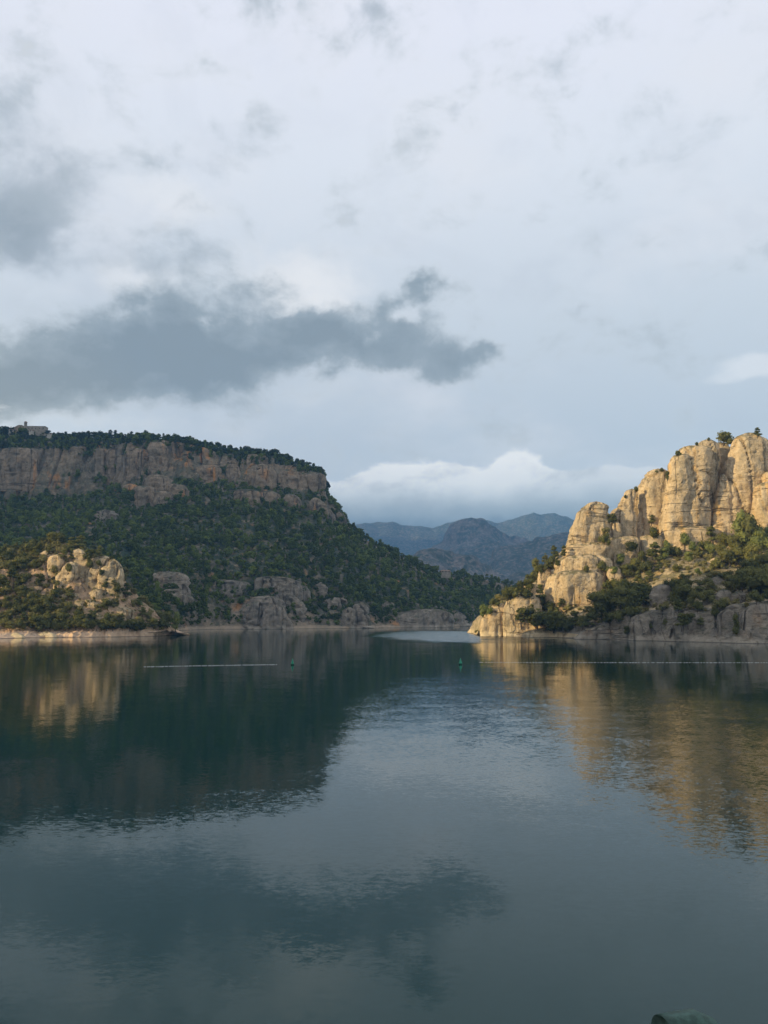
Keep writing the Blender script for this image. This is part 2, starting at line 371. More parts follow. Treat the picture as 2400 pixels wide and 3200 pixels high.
cols = [(-420, [(1985, n), (1915, 520), (1800, 620), (1680, 740), (1568, 900), (1397, 922), (1350, 975)]),
        (0,    [(1982, n), (1915, 530), (1800, 630), (1680, 750), (1566, 905), (1398, 925), (1352, 975)]),
        (120,  [(1982, n), (1915, 530), (1800, 630), (1680, 750), (1560, 905), (1404, 925), (1362, 975)]),
        (230,  [(1980, n), (1910, 540), (1795, 640), (1680, 750), (1552, 905), (1398, 925), (1366, 965)]),
        (330,  [(1978, n), (1905, 550), (1790, 650), (1670, 760), (1530, 905), (1404, 925), (1366, 960)]),
        (430,  [(1976, n), (1900, 560), (1785, 655), (1665, 765), (1528, 905), (1384, 922), (1367, 955)]),
        (520,  [(1973, n), (1885, 580), (1780, 665), (1660, 770), (1522, 905), (1378, 920), (1371, 950)]),
        (560,  [(1970, n), (1880, 590), (1775, 670), (1655, 770), (1502, 900), (1384, 918), (1378, 950)]),
        (640,  [(1967, n), (1870, 600), (1770, 680), (1650, 780), (1506, 900), (1402, 916), (1396, 945)]),
        (700,  [(1966, n), (1860, 610), (1765, 690), (1650, 780), (1503, 900), (1428, 914), (1408, 945)]),
        (735,  [(1966, n), (1855, 615), (1762, 690), (1650, 780), (1505, 903), (1440, 925), (1412, 945)]),
        (780,  [(1966, n), (1850, 620), (1760, 695), (1650, 785), (1500, 895), (1438, 910), (1412, 940)]),
        (850,  [(1966, n), (1850, 630), (1758, 705), (1655, 790), (1528, 890), (1448, 902), (1420, 935)]),
        (930,  [(1965, n), (1860, 640), (1765, 712), (1665, 790), (1533, 888), (1462, 898), (1450, 925)]),
        (1012, [(1964, n), (1875, 650), (1785, 722), (1690, 795), (1540, 888), (1484, 893), (1483, 915)]),
        (1020, [(1964, n), (1877, 650), (1787, 722), (1695, 795), (1600, 880), (1555, 890), (1553, 910)]),
        (1062, [(1964, n), (1885, 660), (1798, 730), (1710, 800), (1635, 870), (1598, 888), (1594, 900)]),
        (1088, [(1964, n), (1892, 670), (1810, 738), (1735, 800), (1670, 865), (1645, 880), (1640, 895)]),
        (1145, [(1963, n), (1898, 685), (1830, 745), (1768, 805), (1708, 862), (1692, 880), (1688, 895)]),
        (1200, [(1962, n), (1900, 695), (1845, 750), (1790, 810), (1737, 860), (1720, 880), (1716, 895)]),
        (1280, [(1961, n), (1903, 705), (1860, 760), (1815, 815), (1770, 865), (1755, 885), (1750, 900)]),
        (1380, [(1959, n), (1905, 735), (1872, 785), (1840, 835), (1810, 885), (1797, 910), (1794, 925)]),
        (1460, [(1957, n), (1905, 770), (1880, 815), (1852, 855), (1823, 900), (1809, 930), (1806, 950)]),
        (1560, [(1955, n), (1908, 810), (1885, 850), (1860, 890), (1835, 920), (1822, 945), (1820, 965)]),
        (1700, [(1954, n), (1915, 850), (1895, 890), (1875, 920), (1860, 950), (1850, 970), (1848, 990)]),
        (1950, [(1954, n), (1925, 880), (1910, 920), (1895, 950), (1885, 980), (1878, 1000), (1876, 1020)])]
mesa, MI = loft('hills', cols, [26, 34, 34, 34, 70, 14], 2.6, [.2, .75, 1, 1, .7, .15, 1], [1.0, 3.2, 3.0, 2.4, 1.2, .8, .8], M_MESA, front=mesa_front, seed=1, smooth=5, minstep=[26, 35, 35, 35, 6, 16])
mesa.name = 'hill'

# sunlit promontory on the left
cols = [(-500, [(2010, n), (1975, 388), (1900, 402), (1800, 415), (1735, 435)]),
        (-150, [(2002, n), (1975, 391), (1900, 405), (1800, 420), (1730, 440)]),
        (0, [(1996, n), (1975, 394), (1870, 410), (1785, 422), (1722, 445)]),
        (80, [(1993, n), (1973, 397), (1862, 412), (1768, 424), (1702, 447)]),
        (160, [(1992, n), (1973, 398), (1852, 415), (1750, 425), (1695, 445)]),
        (250, [(1992, n), (1972, 399), (1850, 417), (1742, 426), (1705, 442)]),
        (305, [(1991, n), (1972, 402), (1846, 419), (1748, 427), (1735, 437)]),
        (372, [(1990, n), (1973, 405), (1846, 421), (1765, 429), (1756, 437)]), (390, [(1990, n), (1973, 407), (1858, 422), (1825, 429), (1818, 435)]),
        (430,  [(1989, n), (1973, 411), (1905, 421), (1878, 427), (1868, 432)]),
        (480,  [(1988, n), (1974, 416), (1932, 424), (1915, 427), (1908, 431)]),
        (525,  [(1986, n), (1976, 421), (1962, 425), (1955, 428), (1951, 432)]),
        (560,  [(1984, n), (1981, 432), (1978, 434), (1976, 436), (1975, 438)]),
        (590,  [(1983, n), (1988, 436), (1990, 439), (1993, 442), (1995, 445)])]
def prom_front(G, G2, tt, N):
    b = (tt > .0) & (tt < 1.4)
    w = sm(tt, 0, .3)*(1-sm(tt, 1, 1.4))
    G2[..., 2] += np.where(b, (ridge(G, (11, 11, 3), 3, .5, 4)**2*1.6+fbm(G, 2.5, 3, .6)*.5)*w, 0)
    x = G[..., 0]; cl = sm(tt, 1.9, 2.15)*(1-sm(tt, 2.85, 3.15))*sm(x, -178, -168)*(1-sm(x, -131, -126))
    q = np.stack([x, G[..., 1]*.4, G[..., 2]*.3], -1)
    G2[..., 1] -= cl*(fbm(q, 10, 3, .55, 5)*3.2+ridge(q, 7, 2, .5, 2)**2*2.4-sm(ridge(q, 9, 1, .5, 6), .88, .99)*3.2-1)
    G2[..., 1] -= np.where(tt < 1.4, (1-sm(tt, .7, 1.4))*(fbm(np.stack([G[..., 0], 0*tt, 0*tt], -1), 16, 4, .6, 3)*4.5-.5), 0)
    return G2
prom, PI_ = loft('promontory', cols, [22, 40, 40, 36], 1.7, [0, .2, .3, .3, .8], [.12, .2, .9, 1.2, 1.2], M_SHORE, front=prom_front, seed=11, smooth=5, back=60)

# right bank
cols = [(1486, [(1984, n), (1984, 440), (1984.5, 444), (1985, 448), (1986, 452)]),
        (1500, [(1985, n), (1965, 426), (1958, 430), (1955, 434), (1953, 438)]),
        (1525, [(1985, n), (1925, 422), (1912, 427), (1905, 432), (1902, 437)]),
        (1560, [(1986, n), (1905, 420), (1885, 428), (1872, 435), (1868, 442)]),
        (1620, [(1989, n), (1930, 409), (1870, 428), (1850, 438), (1842, 448)]),
        (1690, [(1991, n), (1945, 399), (1880, 420), (1800, 440), (1760, 456)]),
        (1760, [(1993, n), (1955, 390), (1900, 412), (1790, 440), (1722, 460)]),
        (1830, [(1996, n), (1950, 374), (1890, 406), (1740, 440), (1665, 464)]),
        (1905, [(1998, n), (1940, 365), (1870, 402), (1700, 438), (1600, 464)]),
        (1990, [(2001, n), (1918, 352), (1840, 396), (1700, 436), (1560, 468)]),
        (2080, [(2004, n), (1905, 339), (1815, 390), (1690, 432), (1500, 470)]),
        (2200, [(2007, n), (1900, 328), (1800, 384), (1672, 430), (1440, 470)]),
        (2300, [(2010, n), (1893, 318), (1795, 378), (1662, 428), (1410, 470)]),
        (2400, [(2012, n), (1882, 313), (1785, 374), (1650, 426), (1420, 468)]),
        (2600, [(2018, n), (1880, 302), (1780, 360), (1640, 420), (1440, 462)]),
        (3000, [(2032, n), (1890, 280), (1800, 330), (1680, 395), (1520, 440)]),
        (3700, [(2060, n), (1940, 250), (1880, 300), (1800, 340), (1720, 380)])]
def right_front(G, G2, tt, N):
    x, y, z = G[..., 0], G[..., 1], G[..., 2]
    q = np.stack([x, y*.4, z*.25], -1)
    cl = sm(tt, .02, .2)*(1-sm(tt, .95, 1.3))*sm(x, 60, 85)
    off = fbm(q, 16, 3, .55, 7)*3.0+ridge(q, 9, 2, .5, 3)**2*1.6-sm(ridge(q, 14, 1, .5, 8), .88, .99)*3.5+fbm(np.stack([x, y, z*2.2], -1), 4.5, 4, .6)*.8
    G2[..., 1] -= cl*off
    return G2
right, RI = loft('right_bank', cols, [60, 44, 50, 50], 2.2, [0, .25, .75, .75, .5], [.4, 1.0, 1.3, 1.6, 1.6], M_TAN, front=right_front, seed=21, smooth=5, back=160)
right.name = 'cliff'
right.data.materials.append(M_GREY_SHADED)  # lower bank faces take the darker tone, painting in their shade
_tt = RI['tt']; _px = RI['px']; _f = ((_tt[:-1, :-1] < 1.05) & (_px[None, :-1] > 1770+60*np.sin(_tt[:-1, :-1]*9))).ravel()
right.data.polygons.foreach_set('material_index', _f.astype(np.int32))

# ------------------------------------------------------------------ rocks
bpy.context.view_layer.update()
_bvh = []
from mathutils.bvhtree import BVHTree
for _o in (mesa, prom, right):
    _bvh.append(BVHTree.FromObject(_o, bpy.context.evaluated_depsgraph_get()))
def ground_at(px, py):
    d = Vector(ray(px, py)).normalized(); best = None
    for t_ in _bvh:
        h_ = t_.ray_cast(Vector((0, 0, H)), d)
        if h_[0] is not None and (best is None or h_[0].y < best): best = h_[0].y
    return best
def seat(rows, Y, ratio, k=.5, tol=60):
    """distance at which a rock sits half sunk in the slope behind its foot"""
    p_ = rows[-1]; g_ = ground_at((p_[1]+p_[2])/2, p_[0]-3)
    if g_ is None or abs(g_-Y) > tol: return Y
    return g_+ratio*abs(p_[2]-p_[1])/2*g_/F*k
def rock(prof, Y, mat, ratio=.8, seed=0, n=3.0, res=1.0, crack=1.0, foot=12, lean=0, name='rock', amp=1.0, rough=1.0):
    """prof: [(py, xl, xr)] top to bottom, outline at distance Y; closed rounded column with real thickness"""
    prof = [(p[0], min(p[1], p[2]-1), p[2]) for p in prof]
    ys = np.array([p[0] for p in prof], float); xl = np.array([p[1] for p in prof], float); xr = np.array([p[2] for p in prof], float)
    A = at(xl, ys, np.full(len(ys), Y)); B_ = at(xr, ys, np.full(len(ys), Y))
    z = A[:, 2]; cx = (A[:, 0]+B_[:, 0])/2; a = (B_[:, 0]-A[:, 0])/2
    hh = z[0]-z[-1]; nz = max(20, int(hh/.75*res)); 
    zs = np.linspace(z[0], z[-1]-foot, nz)
    C = np.interp(zs, z[::-1], cx[::-1]); Aa = np.interp(zs, z[::-1], a[::-1])
    ker = np.hanning(max(3, nz//9)+2)[1:-1]; ker /= ker.sum(); pd = len(ker)//2
    C = np.convolve(np.pad(C, pd, 'edge'), ker, 'valid')[:nz]; Aa = np.convolve(np.pad(Aa, pd, 'edge'), ker, 'valid')[:nz]
    amax = Aa.max()
    cap = np.clip((zs[0]-zs)/max(2.2, min(.35*amax, 4)), 0, 1); Aa = Aa*np.sqrt(1-(1-cap)**2+1e-4)
    na = int(np.clip(2*math.pi*amax/.8*res, 36, 220)); th = np.linspace(0, 2*math.pi, na, endpoint=False)
    b = np.maximum(Aa*ratio, 0.01)
    ct, st = np.cos(th), np.sin(th); e = 2/n
    sx = np.sign(ct)*np.abs(ct)**e; sy = np.sign(st)*np.abs(st)**e
    X = C[:, None]+Aa[:, None]*sx; Yy = Y+b[:, None]*sy+lean*((zs[0]-zs)[:, None])*-1; Z = zs[:, None]*np.ones(na)
    V = np.stack([X, Yy, Z], -1)
    nrm = np.stack([sx*1.0*np.ones((nz, 1)), sy/ratio*np.ones((nz, 1)), .8*(1-cap)[:, None]*np.ones(na)], -1); nrm /= np.linalg.norm(nrm, axis=2)[..., None]
    s = seed*7.7
    fl = V*np.array([1, 1, .16])
    k = min(1.0, amax/7)
    d = fbm(V, 17, 3, .5, s)*1.25*k+fbm(fl, 6.5, 3, .5, s+2)*.85*k*rough+(ridge(V*np.array([1, 1, .5]), 5.5, 3, .55, s+12)-.72)*-1.1*k*rough+fbm(V, 2.4, 3, .6, s+4)*.42*rough
    d -= crack*k*sm(ridge(fl, 10, 1, .5, s+6), .93, .997)*3.2
    d -= crack*k*sm(ridge(V*np.array([.10, .10, 1]), 8, 1, .5, s+8), .92, .99)*.9
    dd = d*np.clip(.35+cap, 0, 1)[:, None]*amp
    V = V+nrm*dd[..., None]
    idx = np.arange(nz*na).reshape(nz, na)
    nx = np.roll(idx, -1, 1)
    Fc = np.stack([idx[1:], nx[1:], nx[:-1], idx[:-1]], -1).reshape(-1, 4)
    o = mesh_obj(name, V.reshape(-1, 3), Fc, mat, attrs={'soil': np.zeros(nz*na)})
    return tag(o, kind='structure')

def z4(x, y): return 1450+x/2.552, 1300+y/2.552
def z5(x, y): return 1800+x/2.765, 1300+y/2.765
def prof(zf, rows): return [(zf(0, y)[1], zf(a, 0)[0], zf(b, 0)[0]) for y, a, b in rows]
SD = [0]
def rk(zf, rows, Y, mat=M_TAN, **kw):
    SD[0] += 1; return rock(prof(zf, rows) if zf else rows, Y, mat, seed=SD[0], **kw)
# pillar 1 and the bulging ledges under it
rk(z4, [(680, 985, 1120), (720, 955, 1140), (800, 905, 1155), (900, 860, 1162), (1000, 828, 1165), (1030, 832, 1160)], 428, crack=.8, name='rock_tower', n=2.6)
rk(z4, [(740, 925, 1010), (830, 880, 1000), (1010, 830, 985)], 423, crack=.3, foot=3, name='rock_tower', n=2.4)
rk(z4, [(1000, 840, 1150), (1030, 808, 1165), (1090, 790, 1165), (1130, 790, 1165)], 424, crack=.5, foot=4, n=2.8, ratio=.7, name='rock_tower')
rk(z4, [(1095, 790, 1140), (1130, 758, 1160), (1200, 735, 1160), (1235, 740, 1160)], 420, crack=.5, foot=4, n=2.8, ratio=.7, name='rock_tower')
rk(z4, [(1215, 740, 1110), (1270, 680, 1120), (1400, 648, 1110), (1500, 660, 1085), (1570, 690, 1060)], 413, crack=.7, foot=16, n=3, ratio=.7, name='rock_tower')
rk(z4, [(1200, 1160, 1240), (1260, 1145, 1262), (1360, 1165, 1270)], 408, foot=16, crack=.3, name='rock_tower')
# pillar 2
rk(z5, [(625, 455, 520), (660, 425, 530), (750, 375, 500), (850, 338, 500), (1050, 320, 515)], 432, crack=.9, ratio=.9, name='rock_tower', n=2.5)
rk(z5, [(630, 480, 545), (700, 455, 562), (850, 455, 565), (1060, 450, 550)], 447, crack=.5, ratio=1, name='rock_tower')
rk(z5, [(905, 305, 370), (960, 300, 385), (1060, 300, 390)], 424, foot=5, name='rock_tower')
rk(z5, [(1030, 285, 520), (1080, 265, 540), (1200, 262, 540), (1300, 275, 540)], 425, foot=20, crack=.4, name='rock_tower')
# pillar 3
rk(z5, [(455, 650, 770), (500, 605, 795), (600, 558, 800), (800, 548, 790), (1040, 532, 760)], 437, crack=.5, ratio=.9, n=2.5, name='rock_tower')
rk(z5, [(1020, 545, 760), (1070, 530, 770), (1180, 525, 780)], 427, foot=20, crack=.3, name='rock_tower')
# pillar 4: broad tower in several flutes
rk(z5, [(330, 850, 960), (380, 820, 990), (500, 795, 1000), (700, 768, 980), (880, 742, 960), (965, 735, 950)], 425, foot=5, crack=.35, ratio=1, n=2.3, name='rock_tower')
rk(z5, [(255, 930, 1120), (300, 890, 1150), (450, 860, 1150), (700, 850, 1130), (880, 830, 1110)], 429, foot=12, crack=.8, ratio=.9, n=2.4, name='rock_tower')
rk(z5, [(200, 1080, 1190), (240, 1050, 1210), (420, 1010, 1225), (650, 1000, 1220), (940, 985, 1170)], 439, foot=12, crack=.5, ratio=1, n=2.4, name='rock_tower')
rk(z5, [(630, 1050, 1110), (700, 1010, 1140), (820, 985, 1160), (950, 960, 1160)], 426, foot=3, crack=.15, amp=.5, ratio=.6, n=3, name='rock_tower')
rk(z5, [(225, 1185, 1290), (300, 1170, 1325), (420, 1180, 1300), (520, 1215, 1260), (620, 1230, 1250)], 450, foot=2, crack=.2, ratio=1, name='rock_tower')
# pillar 5
rk(z5, [(140, 1420, 1555), (190, 1385, 1610), (300, 1340, 1640), (430, 1290, 1620), (600, 1240, 1590), (780, 1200, 1560), (930, 1170, 1540)], 434, foot=15, crack=.8, ratio=.9, n=2.4, name='rock_tower')
rk(z5, [(500, 1255, 1290), (560, 1235, 1310), (700, 1205, 1340), (920, 1165, 1330)], 428, foot=8, crack=.2, name='rock_tower')
rk(z5, [(180, 1560, 1640), (250, 1540, 1700), (420, 1530, 1720), (700, 1540, 1740)], 446, foot=15, name='rock_tower')
# pillar 6 leaving the frame
rk(z5, [(560, 1580, 1760), (620, 1555, 1820), (780, 1533, 1860), (860, 1545, 1880), (1000, 1590, 1900)], 415, foot=18, crack=.6, n=2.5, name='rock_tower')
rk(z5, [(470, 1630, 1800), (540, 1610, 1860), (800, 1600, 1900)], 425, foot=18, crack=.6, name='rock_tower')
rk(z5, [(300, 1800, 1980), (400, 1760, 2080), (800, 1740, 2140), (1000, 1720, 2160)], 432, foot=18, crack=.6, name='rock_tower')
# slabs under pillars 4 and 5
rk(z5, [(945, 760, 1190), (985, 735, 1230), (1060, 740, 1240), (1120, 760, 1250)], 424, foot=15, crack=.4, ratio=.6, n=3, name='rock_tower')
rk(z5, [(900, 1200, 1420), (960, 1180, 1450), (1060, 1180, 1480)], 424, foot=15, crack=.4, ratio=.6, name='rock_tower')
rk(z5, [(1220, 1180, 1330), (1270, 1130, 1380), (1350, 1120, 1400)], 398, foot=10, crack=.3, name='rock')
# the tip of the bank
rk(z4, [(1490, 250, 330), (1550, 185, 320), (1640, 133, 315), (1700, 122, 315), (1745, 125, 315)], 412, foot=6, ratio=.8, crack=.3, n=2.5, name='rock_tower')
rk(z4, [(1400, 420, 560), (1440, 370, 590), (1520, 315, 610), (1640, 300, 620), (1755, 305, 640)], 409, foot=6, ratio=.7, crack=.35, n=2.6, name='rock_tower')
rk(z4, [(1330, 470, 590), (1400, 440, 640), (1500, 430, 660)], 420, foot=12, crack=.6, name='rock')
rk(z4, [(1185, 610, 670), (1230, 590, 685), (1310, 588, 690)], 425, foot=8, crack=.3, name='rock')
rk(z4, [(1250, 660, 770), (1290, 650, 800)], 427, foot=12, name='rock')
rk(z4, [(1690, 530, 800), (1720, 490, 840), (1765, 470, 860)], 398, foot=6, ratio=.5, crack=.3, name='rock')
# shaded shore rocks of the right bank
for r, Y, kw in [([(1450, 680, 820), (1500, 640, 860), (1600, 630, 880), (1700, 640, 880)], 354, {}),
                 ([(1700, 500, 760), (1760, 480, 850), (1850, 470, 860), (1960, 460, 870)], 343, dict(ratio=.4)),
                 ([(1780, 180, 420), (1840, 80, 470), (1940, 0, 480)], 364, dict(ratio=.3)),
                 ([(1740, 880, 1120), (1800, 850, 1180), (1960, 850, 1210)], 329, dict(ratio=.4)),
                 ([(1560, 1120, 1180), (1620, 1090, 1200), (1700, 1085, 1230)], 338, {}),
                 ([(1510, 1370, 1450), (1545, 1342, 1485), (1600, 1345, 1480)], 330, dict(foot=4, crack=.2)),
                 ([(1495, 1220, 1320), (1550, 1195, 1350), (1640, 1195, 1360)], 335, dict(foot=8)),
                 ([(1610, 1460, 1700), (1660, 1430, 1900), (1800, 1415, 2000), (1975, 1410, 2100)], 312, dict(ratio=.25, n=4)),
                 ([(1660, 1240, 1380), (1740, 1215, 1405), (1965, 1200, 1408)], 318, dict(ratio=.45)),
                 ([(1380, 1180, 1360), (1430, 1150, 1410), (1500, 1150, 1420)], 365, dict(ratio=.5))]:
    rk(z5, r, Y, M_GREY_SHADED, name='rock', **{**dict(foot=10, crack=.8, n=3, ratio=.6), **kw})

# rocks on the left promontory (full photo pixels)
def z1(x, y): return x/2.765, 1280+y/2.765
for r, Y, kw in [([(1262, 880, 930), (1300, 800, 980), (1400, 745, 985), (1520, 715, 960)], 414, {}),
                 ([(1340, 905, 960), (1400, 870, 990), (1460, 855, 975), (1530, 858, 965)], 410, {}),
                 ([(1290, 950, 1010), (1350, 940, 1045), (1440, 940, 1068), (1520, 930, 1065)], 417, {}),
                 ([(1290, 730, 780), (1350, 700, 785), (1420, 690, 750)], 414, {}),
                 ([(1310, 580, 660), (1380, 530, 690), (1450, 495, 690), (1500, 485, 640)], 414, {}),
                 ([(1200, 640, 720), (1250, 620, 760), (1300, 640, 770)], 424, {}),
                 ([(1250, 450, 540), (1320, 420, 560), (1390, 415, 540)], 420, {}),
                 ([(1215, 370, 440), (1260, 340, 450)], 426, {}),
                 ([(1225, 300, 350), (1280, 272, 360)], 424, {}),
                 ([(1420, 60, 100), (1480, 20, 110), (1560, -10, 110)], 412, {}),
                 ([(1470, 170, 200), (1530, 160, 230)], 410, {}),
                 ([(1540, 800, 880), (1580, 770, 890), (1610, 765, 890)], 404, {}),
                 ([(1530, 900, 970), (1580, 885, 980)], 404, {}),
                 ([(1470, 400, 440), (1510, 385, 450)], 410, {}),
                 ([(1620, 880, 960), (1650, 860, 980)], 401, {}),
                 ([(1650, 20, 90), (1700, 0, 100)], 400, {}),
                 ([(1640, 700, 820), (1665, 670, 850), (1690, 660, 870)], 404, dict(ratio=.5)),
                 ([(1700, 985, 1090), (1720, 960, 1140), (1745, 950, 1160)], 404, dict(ratio=.5)),
                 ([(1750, 730, 860), (1772, 700, 890), (1795, 690, 900)], 402, dict(ratio=.5)),
                 ([(1570, 560, 640), (1600, 530, 670), (1625, 520, 680)], 410, dict(ratio=.5)),
                 ([(1925, 100, 170), (1945, 70, 200), (1975, 60, 210)], 391, dict(foot=3, ratio=.4, amp=.6)),
                 ([(1912, 370, 440), (1935, 330, 480), (1968, 300, 500)], 396, dict(foot=3, ratio=.5, amp=.8))]:
    Y = seat(prof(z1, r), Y, kw.get('ratio', .8), .35)
    rk(z1, r, Y, M_TAN, name='rock', **{**dict(foot=7, crack=1.0, n=3.2, ratio=.8, res=1.3, amp=1.0, rough=.95), **kw})
# shaded rocks along the middle shore
def z2(x, y): return 500+x/2.37, 1330+y/2.37
def z3(x, y): return 1000+x/2.765, 1500+y/2.765
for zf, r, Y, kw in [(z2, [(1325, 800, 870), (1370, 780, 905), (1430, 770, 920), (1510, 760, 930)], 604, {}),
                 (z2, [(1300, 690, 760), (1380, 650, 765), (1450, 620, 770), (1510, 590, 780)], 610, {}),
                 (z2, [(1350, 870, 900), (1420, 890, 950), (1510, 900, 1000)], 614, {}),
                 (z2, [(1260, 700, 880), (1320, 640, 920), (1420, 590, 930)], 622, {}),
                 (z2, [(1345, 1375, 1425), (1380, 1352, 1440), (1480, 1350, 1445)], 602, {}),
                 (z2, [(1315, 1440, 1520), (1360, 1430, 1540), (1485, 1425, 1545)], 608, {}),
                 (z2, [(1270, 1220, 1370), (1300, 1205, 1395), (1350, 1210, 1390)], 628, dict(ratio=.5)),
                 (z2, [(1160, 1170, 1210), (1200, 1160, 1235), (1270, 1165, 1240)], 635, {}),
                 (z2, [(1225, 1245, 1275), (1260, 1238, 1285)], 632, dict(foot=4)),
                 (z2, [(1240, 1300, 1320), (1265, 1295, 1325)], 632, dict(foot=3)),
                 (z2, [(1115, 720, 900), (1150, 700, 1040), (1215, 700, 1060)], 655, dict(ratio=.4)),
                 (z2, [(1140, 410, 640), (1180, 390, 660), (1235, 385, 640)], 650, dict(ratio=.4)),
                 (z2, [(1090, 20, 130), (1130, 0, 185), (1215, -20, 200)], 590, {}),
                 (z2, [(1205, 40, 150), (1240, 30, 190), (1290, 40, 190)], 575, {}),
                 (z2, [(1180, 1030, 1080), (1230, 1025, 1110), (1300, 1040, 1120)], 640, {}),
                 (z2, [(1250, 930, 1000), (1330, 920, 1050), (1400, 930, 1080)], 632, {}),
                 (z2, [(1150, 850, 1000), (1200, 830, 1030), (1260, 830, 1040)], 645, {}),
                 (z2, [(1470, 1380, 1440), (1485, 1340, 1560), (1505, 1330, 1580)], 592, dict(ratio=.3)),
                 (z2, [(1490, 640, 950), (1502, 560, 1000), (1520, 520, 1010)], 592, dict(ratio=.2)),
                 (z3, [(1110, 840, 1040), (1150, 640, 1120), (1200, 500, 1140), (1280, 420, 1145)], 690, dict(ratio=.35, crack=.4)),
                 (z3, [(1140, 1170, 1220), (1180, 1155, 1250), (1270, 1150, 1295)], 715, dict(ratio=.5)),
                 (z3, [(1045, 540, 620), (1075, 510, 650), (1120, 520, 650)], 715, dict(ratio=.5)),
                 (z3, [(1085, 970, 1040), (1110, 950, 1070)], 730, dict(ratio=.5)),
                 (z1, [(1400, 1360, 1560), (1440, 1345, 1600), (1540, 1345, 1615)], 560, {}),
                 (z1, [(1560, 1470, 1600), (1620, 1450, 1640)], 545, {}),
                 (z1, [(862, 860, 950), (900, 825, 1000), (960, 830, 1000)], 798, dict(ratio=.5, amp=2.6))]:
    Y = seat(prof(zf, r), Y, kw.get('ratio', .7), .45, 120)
    rk(zf, r, Y, M_GREY_SHADED, name='rock', **{**dict(foot=9, crack=1.5, n=2.7, ratio=.7, amp=1.6, rough=1.3), **kw})
# detached blocks below the mesa cliff
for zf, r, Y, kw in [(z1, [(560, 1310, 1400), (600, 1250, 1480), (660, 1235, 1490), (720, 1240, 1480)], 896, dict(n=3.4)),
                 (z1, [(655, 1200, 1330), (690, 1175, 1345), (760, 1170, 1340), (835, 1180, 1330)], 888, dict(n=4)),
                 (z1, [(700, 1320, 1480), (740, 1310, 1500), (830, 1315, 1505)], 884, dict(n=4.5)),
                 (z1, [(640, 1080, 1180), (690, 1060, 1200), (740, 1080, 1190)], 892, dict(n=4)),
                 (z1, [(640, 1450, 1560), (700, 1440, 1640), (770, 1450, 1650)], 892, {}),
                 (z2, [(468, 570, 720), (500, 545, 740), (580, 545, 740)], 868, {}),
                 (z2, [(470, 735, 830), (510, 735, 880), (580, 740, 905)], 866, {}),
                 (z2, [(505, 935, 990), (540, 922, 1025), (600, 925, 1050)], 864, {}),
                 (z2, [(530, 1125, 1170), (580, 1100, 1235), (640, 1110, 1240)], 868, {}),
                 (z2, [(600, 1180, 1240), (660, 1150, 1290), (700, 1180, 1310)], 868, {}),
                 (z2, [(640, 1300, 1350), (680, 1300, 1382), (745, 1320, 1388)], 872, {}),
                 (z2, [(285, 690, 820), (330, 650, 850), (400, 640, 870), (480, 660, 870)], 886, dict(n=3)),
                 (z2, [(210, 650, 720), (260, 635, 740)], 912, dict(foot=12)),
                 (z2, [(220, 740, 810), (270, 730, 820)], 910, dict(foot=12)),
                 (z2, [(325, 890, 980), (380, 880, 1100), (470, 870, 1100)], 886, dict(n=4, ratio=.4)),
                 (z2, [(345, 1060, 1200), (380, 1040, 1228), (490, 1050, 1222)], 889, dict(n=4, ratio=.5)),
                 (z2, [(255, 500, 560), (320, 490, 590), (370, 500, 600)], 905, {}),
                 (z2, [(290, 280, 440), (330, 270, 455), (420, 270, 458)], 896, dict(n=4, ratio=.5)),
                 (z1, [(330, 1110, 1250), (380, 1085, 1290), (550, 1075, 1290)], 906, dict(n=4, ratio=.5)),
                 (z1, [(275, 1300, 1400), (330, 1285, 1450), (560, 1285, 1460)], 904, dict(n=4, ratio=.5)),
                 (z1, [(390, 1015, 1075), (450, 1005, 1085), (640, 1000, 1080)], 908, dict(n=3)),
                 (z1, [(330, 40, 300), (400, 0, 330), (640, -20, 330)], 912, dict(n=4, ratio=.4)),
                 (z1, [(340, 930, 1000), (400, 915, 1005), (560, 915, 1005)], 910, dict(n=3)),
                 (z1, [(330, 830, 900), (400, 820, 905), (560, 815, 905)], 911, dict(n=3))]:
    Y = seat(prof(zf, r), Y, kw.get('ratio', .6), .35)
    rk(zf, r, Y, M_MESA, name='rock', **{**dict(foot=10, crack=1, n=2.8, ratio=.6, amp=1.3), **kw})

# ------------------------------------------------------------------ far ranges
def range_(name, Y, sky_, base_py, depth, mat, amp, seed, rocky=.0):
    px = np.arange(sky_[0][0], sky_[-1][0], 3.0); top = np.interp(px, [s[0] for s in sky_], [s[1] for s in sky_])
    rows = 70; G = []
    for j in range(rows+1):
        f = j/rows
        py = base_py+(top-base_py)*f
        G.append(at(px, py, Y-depth*(1-f)))
    for j in range(1, 9):
        f = j/8; g = G[rows].copy(); g[:, 1] += depth*f; g[:, 2] *= (1-f*1.1); G.append(g)
    G = np.array(G); du = np.gradient(G, axis=1); dv = np.gradient(G, axis=0); N = np.cross(du, dv); N /= np.linalg.norm(N, axis=2)[..., None]+1e-9
    G2 = G+N*((fbm(G, depth*.5, 5, .55, seed)-.25+ridge(G, depth*.25, 4, .55, seed)*.6)*amp)[..., None]
    soil = np.clip(1-rocky*sm(fbm(G, depth*.10, 4, .6, seed+4), -.1, .35), 0, 1)
    nr, nc = G.shape[:2]; idx = np.arange(nr*nc).reshape(nr, nc)
    Fc = np.stack([idx[:-1, :-1], idx[:-1, 1:], idx[1:, 1:], idx[1:, :-1]], -1).reshape(-1, 4)
    return tag(mesh_obj(name, G2.reshape(-1, 3), Fc, mat, attrs={'soil': soil}), kind='structure')
